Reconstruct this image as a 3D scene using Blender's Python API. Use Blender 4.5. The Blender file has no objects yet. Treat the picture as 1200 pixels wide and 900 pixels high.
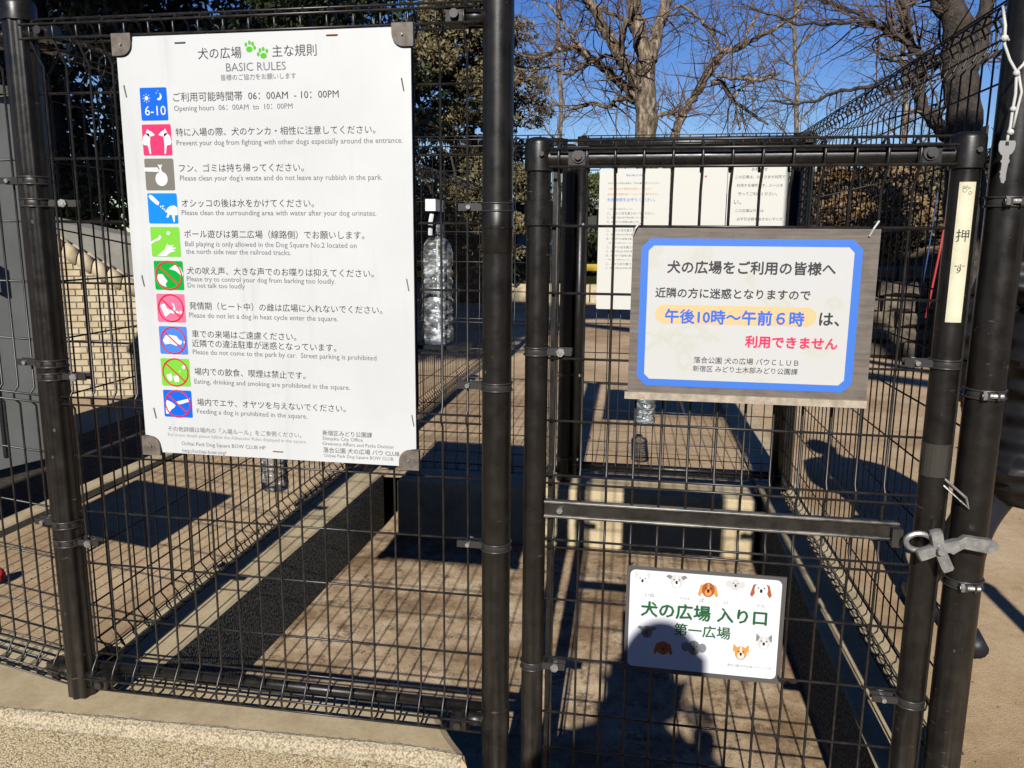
import bpy, math, random
import numpy as np
from mathutils import Vector, Matrix
random.seed(7); rng = np.random.default_rng(7)
sc = bpy.context.scene
C = sc.collection

# ------------------------------------------------------------------ camera
CZ = 1.29
MR = np.array([[0.98526, 0.17085, 0.00822], [-0.03861, 0.17529, 0.98376], [-0.16663, 0.96958, -0.1793]])
F = 933.25
cd = bpy.data.cameras.new('camera'); cam = bpy.data.objects.new('camera', cd); C.objects.link(cam)
mm = Matrix(((MR[0][0], MR[1][0], -MR[2][0], 0), (MR[0][1], MR[1][1], -MR[2][1], 0), (MR[0][2], MR[1][2], -MR[2][2], CZ), (0, 0, 0, 1)))
cam.matrix_world = mm
cd.sensor_width = 36; cd.lens = 36 * F / 1200; cd.clip_start = 0.02; cd.clip_end = 2000
sc.camera = cam
# ------------------------------------------------------------------ light
SUN_EL = math.radians(29.6)
SUNV = Vector((-0.026, 1.0, -0.568)).normalized()          # direction the sunlight travels
w = bpy.data.worlds.new("World"); sc.world = w; w.use_nodes = True
nt = w.node_tree; nt.nodes.clear()
sky = nt.nodes.new('ShaderNodeTexSky'); sky.sky_type = 'NISHITA'; sky.sun_disc = False
sky.sun_elevation = SUN_EL; sky.sun_rotation = math.radians(180 - 1.5)
sky.altitude = 0; sky.air_density = 1.0; sky.dust_density = 0.15; sky.ozone_density = 3.0
bg = nt.nodes.new('ShaderNodeBackground'); bg.inputs[1].default_value = 0.09
wo = nt.nodes.new('ShaderNodeOutputWorld')
hsv = nt.nodes.new('ShaderNodeHueSaturation'); hsv.inputs['Saturation'].default_value = 1.34; hsv.inputs['Hue'].default_value = 0.522
nt.links.new(sky.outputs[0], hsv.inputs['Color']); nt.links.new(hsv.outputs[0], bg.inputs[0]); nt.links.new(bg.outputs[0], wo.inputs[0])
sd = bpy.data.lights.new('sun', 'SUN'); sd.energy = 4.7; sd.angle = math.radians(0.53); sd.color = (1.0, 0.962, 0.90)
sun = bpy.data.objects.new('sun', sd); C.objects.link(sun)
sun.rotation_euler = (-SUNV).to_track_quat('Z', 'Y').to_euler(); sun.location = (0, -5, 8)
sc.view_settings.view_transform = 'Standard'; sc.view_settings.look = 'None'
sc.view_settings.exposure = 0.15; sc.view_settings.gamma = 1.0
sc.render.resolution_x = 1024; sc.render.resolution_y = 768
sc.cycles.diffuse_bounces = 0; sc.cycles.max_bounces = 5; sc.cycles.transparent_max_bounces = 12

# ------------------------------------------------------------------ helpers
def ray(x, y):
    d = np.array([(x - 600) / F, -(y - 450) / F, 1.0]); return d @ MR
def at(x, y, Y):
    r = ray(x, y); r = r * Y / r[1]; return Vector((r[0], r[1], r[2] + CZ))
def on_z(x, y, z):
    r = ray(x, y); r = r * (z - CZ) / r[2]; return Vector((r[0], r[1], z))

def mat(name, col, rough=0.6, metal=0.0, build=None, spec=None, trans=0.0, alpha=None, ior=None):
    m = bpy.data.materials.new(name); m.use_nodes = True
    n = m.node_tree.nodes; b = n['Principled BSDF']
    b.inputs['Base Color'].default_value = (*col, 1); b.inputs['Roughness'].default_value = rough
    b.inputs['Metallic'].default_value = metal
    if spec is not None: b.inputs['Specular IOR Level'].default_value = spec
    if trans: b.inputs['Transmission Weight'].default_value = trans
    if ior: b.inputs['IOR'].default_value = ior
    if build: build(m.node_tree, b)
    return m
def coords(t, scale=(1, 1, 1), obj=True):
    c = t.nodes.new('ShaderNodeTexCoord'); mp = t.nodes.new('ShaderNodeMapping'); mp.inputs['Scale'].default_value = scale
    t.links.new(c.outputs['Object' if obj else 'Generated'], mp.inputs[0]); return mp.outputs[0]
def geo(t, scale=(1, 1, 1)):
    c = t.nodes.new('ShaderNodeNewGeometry'); mp = t.nodes.new('ShaderNodeMapping'); mp.inputs['Scale'].default_value = scale
    t.links.new(c.outputs['Position'], mp.inputs[0]); return mp.outputs[0]
def noise(t, vec, scale, detail=6, rough=0.6):
    x = t.nodes.new('ShaderNodeTexNoise'); x.inputs['Scale'].default_value = scale; x.inputs['Detail'].default_value = detail
    x.inputs['Roughness'].default_value = rough; t.links.new(vec, x.inputs['Vector']); return x.outputs[0]
def ramp(t, val, stops):
    r = t.nodes.new('ShaderNodeValToRGB'); e = r.color_ramp.elements
    while len(e) < len(stops): e.new(0.5)
    for k, (p, c) in enumerate(stops): e[k].position = p; e[k].color = (*c, 1) if len(c) == 3 else c
    t.links.new(val, r.inputs[0]); return r.outputs[0]
def mix(t, fac, a, b, mode='MIX'):
    x = t.nodes.new('ShaderNodeMix'); x.data_type = 'RGBA'; x.blend_type = mode
    if isinstance(fac, (int, float)): x.inputs[0].default_value = fac
    else: t.links.new(fac, x.inputs[0])
    for i, v in ((6, a), (7, b)):
        if isinstance(v, tuple): x.inputs[i].default_value = (*v, 1)
        else: t.links.new(v, x.inputs[i])
    return x.outputs[2]
def bump(t, b, h, strength=0.3, dist=0.01):
    x = t.nodes.new('ShaderNodeBump'); x.inputs['Strength'].default_value = strength; x.inputs['Distance'].default_value = dist
    t.links.new(h, x.inputs['Height']); t.links.new(x.outputs[0], b.inputs['Normal'])
def two_tone(c1, c2, scale, lo=0.35, hi=0.65, bs=0.3, bd=0.01, c3=None, s2=None):
    def f(t, b):
        g = geo(t); n1 = noise(t, g, scale)
        col = ramp(t, n1, [(lo, c1), (hi, c2)])
        if c3: col = mix(t, ramp(t, noise(t, g, s2 or scale * 0.2, 3), [(0.45, (0, 0, 0)), (0.62, (1, 1, 1))]), col, c3)
        t.links.new(col, b.inputs['Base Color'])
        if bs: bump(t, b, noise(t, g, scale * 3, 4), bs, bd)
    return f

def f_black(t, b):
    g = geo(t); n1 = noise(t, g, 35, 5)
    sp = ramp(t, noise(t, g, 420, 2, 0.4), [(0.66, (0, 0, 0)), (0.72, (1, 1, 1))])
    col = ramp(t, n1, [(0.3, (0.006, 0.0055, 0.005)), (0.75, (0.014, 0.0125, 0.011))])
    col = mix(t, sp, col, (0.06, 0.055, 0.048))
    t.links.new(col, b.inputs['Base Color'])
    t.links.new(ramp(t, n1, [(0.3, (0.30, 0.30, 0.30)), (0.8, (0.5, 0.5, 0.5))]), b.inputs['Roughness'])
    bump(t, b, noise(t, g, 160, 3), 0.06, 0.002)
def f_dusty(t, b):      # paint with dust and scratches on its lower half
    g = geo(t, (1, 1, 1)); n1 = noise(t, g, 28, 6)
    sep = t.nodes.new('ShaderNodeSeparateXYZ'); t.links.new(g, sep.inputs[0])
    mr = t.nodes.new('ShaderNodeMapRange'); mr.inputs[1].default_value = 0.75; mr.inputs[2].default_value = 0.0
    t.links.new(sep.outputs[2], mr.inputs[0])
    gs = geo(t, (60, 60, 3)); streak = ramp(t, noise(t, gs, 1.0, 5), [(0.45, (0, 0, 0)), (0.75, (1, 1, 1))])
    mul = t.nodes.new('ShaderNodeMath'); mul.operation = 'MULTIPLY'; t.links.new(mr.outputs[0], mul.inputs[0]); t.links.new(n1, mul.inputs[1])
    col = ramp(t, n1, [(0.3, (0.007, 0.006, 0.0055)), (0.75, (0.015, 0.013, 0.011))])
    m2 = t.nodes.new('ShaderNodeMath'); m2.operation = 'MULTIPLY'; t.links.new(mul.outputs[0], m2.inputs[0]); t.links.new(streak, m2.inputs[1])
    col = mix(t, m2.outputs[0], col, (0.13, 0.115, 0.09))
    sc_ = ramp(t, noise(t, geo(t, (30, 30, 260)), 1.0, 2, .4), [(0.70, (0, 0, 0)), (0.73, (.8, .8, .8))]); pt = ramp(t, noise(t, g, 4, 3), [(0.50, (0, 0, 0)), (0.60, (1, 1, 1))])
    col = mix(t, mix(t, 1.0, sc_, pt, 'MULTIPLY'), col, (0.12, 0.11, 0.095))
    sp = ramp(t, noise(t, g, 230, 3, 0.5), [(0.735, (0, 0, 0)), (0.77, (1, 1, 1))])
    col = mix(t, sp, col, (0.14, 0.125, 0.10))
    t.links.new(col, b.inputs['Base Color'])
    rs_ = ramp(t, noise(t, g, 75, 4, .7), [(0.70, (0, 0, 0)), (0.735, (.9, .9, .9))]); col = mix(t, rs_, col, (0.085, 0.045, 0.024))
    bare = t.nodes.new('ShaderNodeTexVoronoi'); bare.inputs['Scale'].default_value = 16; t.links.new(geo(t, (1, 1, .6)), bare.inputs['Vector'])
    ch_ = ramp(t, bare.outputs['Distance'], [(0.025, (.45, .45, .45)), (0.05, (0, 0, 0))]); col = mix(t, ch_, col, (0.22, 0.20, 0.17)); t.links.new(col, b.inputs['Base Color'])
    t.links.new(ramp(t, n1, [(0.3, (0.28, 0.28, 0.28)), (0.8, (0.5, 0.5, 0.5))]), b.inputs['Roughness'])
    bump(t, b, noise(t, g, 90, 4), 0.08, 0.002)
def f_gravelface(t, b):
    g = geo(t); v = t.nodes.new('ShaderNodeTexVoronoi'); v.inputs['Scale'].default_value = 230; t.links.new(g, v.inputs['Vector'])
    n1 = noise(t, g, 9, 5)
    bw = ramp(t, v.outputs['Distance'], [(0.1, (0.52, 0.43, 0.275)), (0.5, (0.37, 0.295, 0.18)), (0.8, (0.13, 0.10, 0.055))])
    hs = t.nodes.new('ShaderNodeHueSaturation'); hs.inputs['Saturation'].default_value = 0.25; t.links.new(v.outputs['Color'], hs.inputs['Color'])
    c2 = mix(t, 0.5, bw, hs.outputs[0], 'SOFT_LIGHT')
    c3 = mix(t, ramp(t, n1, [(0.4, (0, 0, 0)), (0.7, (0.6, 0.6, 0.6))]), c2, (0.34, 0.25, 0.135))
    c3 = mix(t, ramp(t, noise(t, g, 330, 2), [(0.64, (0, 0, 0)), (0.70, (.8, .8, .8))]), c3, (0.10, 0.08, 0.055))
    c3 = mix(t, ramp(t, noise(t, g, 210, 2), [(0.62, (0, 0, 0)), (0.68, (.8, .8, .8))]), c3, (0.70, 0.62, 0.46))
    t.links.new(c3, b.inputs['Base Color'])
    inv = t.nodes.new('ShaderNodeMath'); inv.operation = 'SUBTRACT'; inv.inputs[0].default_value = 1; t.links.new(v.outputs['Distance'], inv.inputs[1])
    bump(t, b, inv.outputs[0], 0.7, 0.004)
def f_concrete(t, b):
    g = geo(t); n1 = noise(t, g, 7, 8, 0.65); n2 = noise(t, g, 60, 6, 0.7); n3 = noise(t, g, 380, 3, 0.6)
    col = ramp(t, n1, [(0.30, (0.40, 0.305, 0.175)), (0.5, (0.53, 0.42, 0.255)), (0.72, (0.62, 0.505, 0.32))])
    col = mix(t, 0.6, col, ramp(t, n2, [(0.3, (0.42, 0.42, 0.42)), (0.7, (0.62, 0.62, 0.62))]), 'OVERLAY')
    col = mix(t, ramp(t, n3, [(0.62, (0, 0, 0)), (0.7, (0.6, 0.6, 0.6))]), col, (0.16, 0.11, 0.07))
    t.links.new(col, b.inputs['Base Color']); bump(t, b, n3, 0.35, 0.003)
def f_floor(t, b):
    g = geo(t); n1 = noise(t, g, 3.2, 8, 0.7); n2 = noise(t, g, 24, 6, 0.7); n3 = noise(t, g, 220, 4, 0.7)
    col = ramp(t, n1, [(0.38, (0.28, 0.175, 0.09)), (0.5, (0.50, 0.36, 0.215)), (0.62, (0.68, 0.525, 0.34))])
    col = mix(t, 0.75, col, ramp(t, n2, [(0.3, (0.36, 0.36, 0.36)), (0.7, (0.62, 0.62, 0.62))]), 'OVERLAY')
    st = ramp(t, noise(t, g, 9, 8, 0.85), [(0.51, (0, 0, 0)), (0.60, (0.85, 0.85, 0.85))])
    col = mix(t, st, col, (0.15, 0.095, 0.055))
    col = mix(t, ramp(t, n3, [(0.56, (0, 0, 0)), (0.64, (0.85, 0.85, 0.85))]), col, (0.13, 0.085, 0.05))
    t.links.new(col, b.inputs['Base Color']); bump(t, b, n3, 0.5, 0.003)
def f_dirt(t, b):
    g = geo(t); n1 = noise(t, g, 0.9, 9, 0.68); n2 = noise(t, g, 30, 6, 0.7); n3 = noise(t, g, 160, 4, 0.75)
    col = ramp(t, n1, [(0.38, (0.38, 0.25, 0.135)), (0.5, (0.56, 0.395, 0.225)), (0.64, (0.68, 0.51, 0.31))])
    col = mix(t, 0.7, col, ramp(t, n2, [(0.3, (0.38, 0.38, 0.38)), (0.7, (0.6, 0.6, 0.6))]), 'OVERLAY')
    col = mix(t, ramp(t, n3, [(0.57, (0, 0, 0)), (0.66, (0.85, 0.85, 0.85))]), col, (0.20, 0.135, 0.08))
    t.links.new(col, b.inputs['Base Color']); bump(t, b, n3, 0.6, 0.006)
def f_bark(t, b):
    g = geo(t, (1, 1, 0.35)); n1 = noise(t, g, 22, 6, 0.7)
    col = ramp(t, n1, [(0.34, (0.030, 0.022, 0.014)), (0.50, (0.17, 0.125, 0.085)), (0.66, (0.46, 0.37, 0.27))])
    g2 = geo(t); col = mix(t, ramp(t, noise(t, g2, 5, 4), [(0.55, (0, 0, 0)), (0.68, (0.6, 0.6, 0.6))]), col, (0.10, 0.095, 0.03))
    t.links.new(col, b.inputs['Base Color']); bump(t, b, n1, 0.8, 0.03)
def f_leaf(c1, c2):
    def f(t, b):
        g = geo(t); n1 = noise(t, g, 1.3, 4); n2 = noise(t, g, 11, 2)
        col = mix(t, 0.5, ramp(t, n1, [(0.4, c1), (0.6, c2)]), ramp(t, n2, [(0.35, c1), (0.65, c2)]))
        t.links.new(col, b.inputs['Base Color'])
    return f
def f_white(t, b):
    g = geo(t); n1 = noise(t, g, 5, 6)
    t.links.new(ramp(t, n1, [(0.35, (0.60, 0.61, 0.605)), (0.6, (0.635, 0.645, 0.64))]), b.inputs['Base Color'])
    st = ramp(t, noise(t, geo(t, (26, 1, 2.2)), 1.0, 5, .6), [(0.56, (0, 0, 0)), (0.74, (.38, .38, .38))]); base = b.inputs['Base Color'].links[0].from_socket
    t.links.new(mix(t, st, base, (.47, .47, .455)), b.inputs['Base Color'])
    bump(t, b, noise(t, g, 3, 3), .25, .01)
def f_stain(t, b):     # laminated sheet with faint water stains
    g = geo(t); n1 = noise(t, g, 14, 3, 0.5)
    t.links.new(ramp(t, n1, [(0.40, (0.60, 0.60, 0.59)), (0.56, (0.60, 0.595, 0.56)), (0.61, (0.565, 0.565, 0.50)), (0.66, (0.60, 0.60, 0.575))]), b.inputs['Base Color'])
def f_boardgrey(t, b):
    g = geo(t, (3, 1, 40)); n1 = noise(t, g, 4, 6, 0.7); g2 = geo(t); n2 = noise(t, g2, 18, 5)
    col = ramp(t, n1, [(0.3, (0.085, 0.07, 0.058)), (0.7, (0.20, 0.165, 0.135))])
    col = mix(t, ramp(t, n2, [(0.45, (0, 0, 0)), (0.7, (0.7, 0.7, 0.7))]), col, (0.21, 0.175, 0.145))
    t.links.new(col, b.inputs['Base Color'])
def f_steel(t, b):
    g = geo(t); n1 = noise(t, g, 60, 5)
    t.links.new(ramp(t, n1, [(0.3, (0.22, 0.22, 0.21)), (0.7, (0.46, 0.46, 0.44))]), b.inputs['Base Color'])
    bump(t, b, noise(t, g, 200, 3), 0.3, 0.002)
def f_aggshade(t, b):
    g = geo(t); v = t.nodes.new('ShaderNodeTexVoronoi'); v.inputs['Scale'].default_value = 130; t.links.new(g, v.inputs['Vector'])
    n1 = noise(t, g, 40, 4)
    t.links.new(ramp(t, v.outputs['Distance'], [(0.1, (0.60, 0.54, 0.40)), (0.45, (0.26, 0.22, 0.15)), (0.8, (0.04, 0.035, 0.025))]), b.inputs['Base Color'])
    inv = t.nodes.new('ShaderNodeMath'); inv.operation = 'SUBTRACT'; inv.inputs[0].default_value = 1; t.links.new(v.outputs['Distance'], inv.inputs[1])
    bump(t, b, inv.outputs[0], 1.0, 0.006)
def f_coat(t, b):
    g = geo(t, (1, 1, 1)); wv = t.nodes.new('ShaderNodeTexWave'); wv.bands_direction = 'Z'; wv.inputs['Scale'].default_value = 4.2; wv.inputs['Distortion'].default_value = 1.5
    t.links.new(g, wv.inputs[0]); bump(t, b, wv.outputs[1], 0.7, 0.03)

M = {}
M['black'] = mat('black_paint', (0.02, 0.018, 0.016), 0.4, build=f_black)
M['dusty'] = mat('dusty_black_paint', (0.02, 0.018, 0.016), 0.4, build=f_dusty)
M['wire'] = mat('coated_wire', (0.016, 0.015, 0.015), 0.33, build=lambda t, b: t.links.new(ramp(t, noise(t, geo(t), 50, 4), [(0.35, (0.012, 0.011, 0.011)), (0.7, (0.035, 0.032, 0.030))]), b.inputs['Base Color']))
M['midrail'] = mat('grey_black_paint', (0.045, 0.042, 0.04), 0.32, build=two_tone((0.012, 0.011, 0.010), (0.035, 0.031, 0.027), 30, bs=0.05, bd=0.002))
M['lipglint'] = mat('rail_lip_glint', (0.16, 0.145, 0.12), 0.3, build=two_tone((0.035, 0.032, 0.028), (0.24, 0.215, 0.17), 22, bs=0))  # paler tone painted in as the sun's glint along the rail lips
M['steel'] = mat('galvanised_steel', (0.4, 0.4, 0.38), 0.42, 0.55, build=f_steel)
M['band'] = mat('band_steel', (0.075, 0.072, 0.07), 0.38, 0.6)
M['slab'] = mat('slab_concrete', (0.4, 0.3, 0.2), 0.9, build=f_concrete)
M['gravel'] = mat('washed_gravel_face', (0.5, 0.4, 0.25), 0.9, build=f_gravelface)
def f_lip(t, b):
    g = geo(t); v = t.nodes.new('ShaderNodeTexVoronoi'); v.inputs['Scale'].default_value = 210; t.links.new(g, v.inputs['Vector'])
    col = ramp(t, v.outputs['Distance'], [(0.1, (0.64, 0.56, 0.40)), (0.5, (0.50, 0.42, 0.285)), (0.8, (0.28, 0.22, 0.14))])
    col = mix(t, ramp(t, noise(t, g, 300, 2), [(0.62, (0, 0, 0)), (0.68, (.9, .9, .9))]), col, (0.09, 0.08, 0.065))
    t.links.new(col, b.inputs['Base Color']); bump(t, b, noise(t, g, 260, 3), .8, .003)
M['lip'] = mat('pale_pebbled_lip', (0.6, 0.5, 0.4), 0.9, build=f_lip)
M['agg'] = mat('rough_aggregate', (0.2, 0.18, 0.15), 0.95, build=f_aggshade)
M['floor'] = mat('worn_floor_concrete', (0.4, 0.3, 0.2), 0.92, build=f_floor)
M['dirt'] = mat('sandy_dirt', (0.4, 0.3, 0.2), 0.95, build=f_dirt)
M['soil'] = mat('dark_soil', (0.05, 0.04, 0.03), 0.95, build=two_tone((0.035, 0.027, 0.02), (0.09, 0.065, 0.045), 25, bs=0.8, bd=0.02))
M['bark'] = mat('bark', (0.12, 0.1, 0.08), 0.9, build=f_bark)
M['twig'] = mat('red_brown_twig', (0.15, 0.09, 0.06), 0.9, build=two_tone((0.04, 0.028, 0.02), (0.20, 0.125, 0.085), 2.0, bs=0))
M['darkbark'] = mat('dark_bark', (0.05, 0.04, 0.03), 0.9, build=two_tone((0.03, 0.024, 0.018), (0.09, 0.07, 0.055), 14, bs=0.8, bd=0.03))
M['evergreen'] = mat('evergreen_leaves', (0.03, 0.045, 0.02), 0.5, build=f_leaf((0.014, 0.022, 0.010), (0.045, 0.06, 0.02)))
M['conifer'] = mat('sunburnt_conifer_leaves', (0.1, 0.09, 0.04), 0.6, build=f_leaf((0.075, 0.07, 0.025), (0.26, 0.20, 0.10)))
M['hedge'] = mat('hedge_leaves', (0.05, 0.07, 0.02), 0.5, build=f_leaf((0.03, 0.04, 0.012), (0.10, 0.12, 0.035)))
M['dryleaf'] = mat('dry_leaves', (0.25, 0.14, 0.06), 0.8, build=f_leaf((0.20, 0.11, 0.045), (0.36, 0.24, 0.12)))
M['white'] = mat('white_panel', (0.8, 0.8, 0.78), 0.45, build=f_white)
M['laminate'] = mat('laminated_paper', (0.78, 0.78, 0.76), 0.35, build=f_stain)
M['cleanpaper'] = mat('printed_sheet', (0.78, 0.79, 0.83), 0.25)
M['paper'] = mat('pale_notice_paper', (0.62, 0.61, 0.56), 0.6)
M['clearcase'] = mat('clear_plastic_case', (0.10, 0.095, 0.09), 0.2)
M['boardgrey'] = mat('weathered_backing', (0.18, 0.15, 0.13), 0.6, build=f_boardgrey)
M['cornerplate'] = mat('brown_plastic', (0.13, 0.105, 0.085), 0.6, build=two_tone((0.10, 0.08, 0.065), (0.19, 0.16, 0.13), 60, bs=0))
M['ledge'] = mat('pale_ledge', (0.45, 0.37, 0.28), 0.7, build=two_tone((0.30, 0.25, 0.19), (0.50, 0.42, 0.32), 60, bs=0.1))
M['ink'] = mat('black_ink', (0.03, 0.03, 0.035), 0.5)
M['inkgrey'] = mat('grey_ink', (0.16, 0.16, 0.17), 0.5)
M['inklight'] = mat('light_grey_ink', (0.33, 0.33, 0.34), 0.5)
M['inkblue'] = mat('blue_ink', (0.035, 0.15, 0.66), 0.45)
M['inkborder'] = mat('blue_border_print', (0.055, 0.19, 0.66), 0.4)
M['inkred'] = mat('red_ink', (0.76, 0.03, 0.11), 0.45)
M['inkgreen'] = mat('green_ink', (0.012, 0.11, 0.035), 0.45)
M['inkorange'] = mat('peach_print', (0.80, 0.52, 0.27), 0.45)
M['ring'] = mat('red_ring_print', (0.62, 0.02, 0.05), 0.4)
M['tileblue'] = mat('blue_tile', (0.005, 0.13, 0.72), 0.35)
M['tilesky'] = mat('sky_blue_tile', (0.005, 0.24, 0.78), 0.35)
M['tilepink'] = mat('pink_tile', (0.80, 0.04, 0.15), 0.35)
M['tilerose'] = mat('rose_tile', (0.82, 0.17, 0.30), 0.35)
M['tilegrey'] = mat('grey_tile', (0.20, 0.185, 0.155), 0.35)
M['tilelime'] = mat('lime_tile', (0.20, 0.60, 0.05), 0.35)
M['tilegreen'] = mat('green_tile', (0.0, 0.38, 0.04), 0.35)
M['tileviolet'] = mat('periwinkle_tile', (0.07, 0.23, 0.72), 0.35)
M['paw'] = mat('paw_green', (0.10, 0.50, 0.02), 0.35)
M['white_ink'] = mat('white_print', (0.80, 0.80, 0.80), 0.4)
M['dogbrown'] = mat('brown_print', (0.36, 0.10, 0.03), 0.5)
M['dogorange'] = mat('orange_print', (0.76, 0.30, 0.07), 0.5)
M['doggrey'] = mat('grey_print', (0.22, 0.22, 0.24), 0.5)
M['dogpale'] = mat('pale_print', (0.62, 0.60, 0.58), 0.5)
M['tape'] = mat('cream_tape', (0.74, 0.70, 0.50), 0.5, build=two_tone((0.66, 0.61, 0.42), (0.76, 0.72, 0.52), 30, bs=0))
M['string'] = mat('white_cord', (0.62, 0.61, 0.57), 0.8)
M['key'] = mat('nickel_key', (0.62, 0.61, 0.58), 0.3, 0.75)
def f_glassy(t, b):
    pass
M['pet'] = mat('clear_bottle_plastic', (0.92, 0.95, 0.96), 0.05, trans=1.0, ior=1.22)
def f_pet(t, b):
    n = t.nodes; out = [x for x in n if x.type == 'OUTPUT_MATERIAL'][0]
    tr = n.new('ShaderNodeBsdfTransparent'); tr.inputs[0].default_value = (.90, .93, .94, 1)
    gl = n.new('ShaderNodeBsdfGlossy'); gl.inputs['Roughness'].default_value = .06
    df = n.new('ShaderNodeBsdfDiffuse'); df.inputs[0].default_value = (.8, .84, .86, 1)
    wf = ramp(t, noise(t, geo(t, (1, 1, 2.2)), 55, 3, .6), [(.42, (.06, .06, .06)), (.56, (.22, .22, .22)), (.66, (.75, .75, .75))])  # pale noise streaks painted in as highlights in the water
    fr = n.new('ShaderNodeFresnel'); fr.inputs[0].default_value = 1.5
    bm = n.new('ShaderNodeBump'); bm.inputs['Strength'].default_value = .6; bm.inputs['Distance'].default_value = .004; t.links.new(noise(t, geo(t, (1, 1, 1.6)), 70, 3), bm.inputs['Height'])
    for q in (gl, fr): t.links.new(bm.outputs[0], q.inputs['Normal'])
    m1 = n.new('ShaderNodeMixShader'); t.links.new(wf, m1.inputs[0]); t.links.new(tr.outputs[0], m1.inputs[1]); t.links.new(df.outputs[0], m1.inputs[2])
    m2 = n.new('ShaderNodeMixShader'); t.links.new(fr.outputs[0], m2.inputs[0]); t.links.new(m1.outputs[0], m2.inputs[1]); t.links.new(gl.outputs[0], m2.inputs[2])
    t.links.new(m2.outputs[0], out.inputs[0])
M['pet'] = mat('clear_bottle_plastic', (0.92, 0.95, 0.96), 0.05, build=f_pet)
M['cap'] = mat('white_plastic', (0.75, 0.75, 0.75), 0.4)
M['skin'] = mat('skin', (0.45, 0.27, 0.19), 0.55)
M['hair'] = mat('black_hair', (0.012, 0.01, 0.009), 0.5)
M['coat'] = mat('black_quilted_coat', (0.012, 0.012, 0.014), 0.5, build=f_coat)
M['shoe'] = mat('dark_shoe', (0.012, 0.014, 0.022), 0.5)
M['brick'] = mat('pale_buff_brick', (0.5, 0.4, 0.25), 0.85, build=two_tone((0.46, 0.36, 0.22), (0.60, 0.50, 0.34), 12, bs=0.3, bd=0.003))
M['mortar'] = mat('mortar', (0.22, 0.18, 0.13), 0.95)
M['stone'] = mat('grey_retaining_stone', (0.25, 0.22, 0.18), 0.9, build=two_tone((0.06, 0.048, 0.036), (0.20, 0.16, 0.115), 6, bs=0.8, bd=0.03))
M['cabinet'] = mat('grey_cabinet_paint', (0.30, 0.31, 0.29), 0.6, build=two_tone((0.27, 0.28, 0.26), (0.34, 0.345, 0.32), 4, bs=0.05))
M['concretewall'] = mat('grey_wall_concrete', (0.22, 0.21, 0.18), 0.9, build=two_tone((0.17, 0.16, 0.135), (0.27, 0.255, 0.22), 5, bs=0.2, bd=0.01))
M['bank'] = mat('leaf_littered_bank', (0.12, 0.08, 0.05), 0.95, build=two_tone((0.06, 0.042, 0.028), (0.24, 0.165, 0.10), 7, bs=1.0, bd=0.06, c3=(0.075, 0.06, 0.03), s2=1.2))
M['yellow'] = mat('yellow_paint', (0.62, 0.42, 0.03), 0.5)
M['red'] = mat('red_cloth', (0.5, 0.03, 0.03), 0.6)
M['blue_cloth'] = mat('blue_cloth', (0.02, 0.05, 0.16), 0.6)
M['glass'] = mat('pale_window_glass', (0.30, 0.42, 0.44), 0.15)
M['farwall'] = mat('pale_building_wall', (0.42, 0.34, 0.28), 0.9)
M['darkwall'] = mat('dark_building_wall', (0.05, 0.05, 0.045), 0.9)

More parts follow.
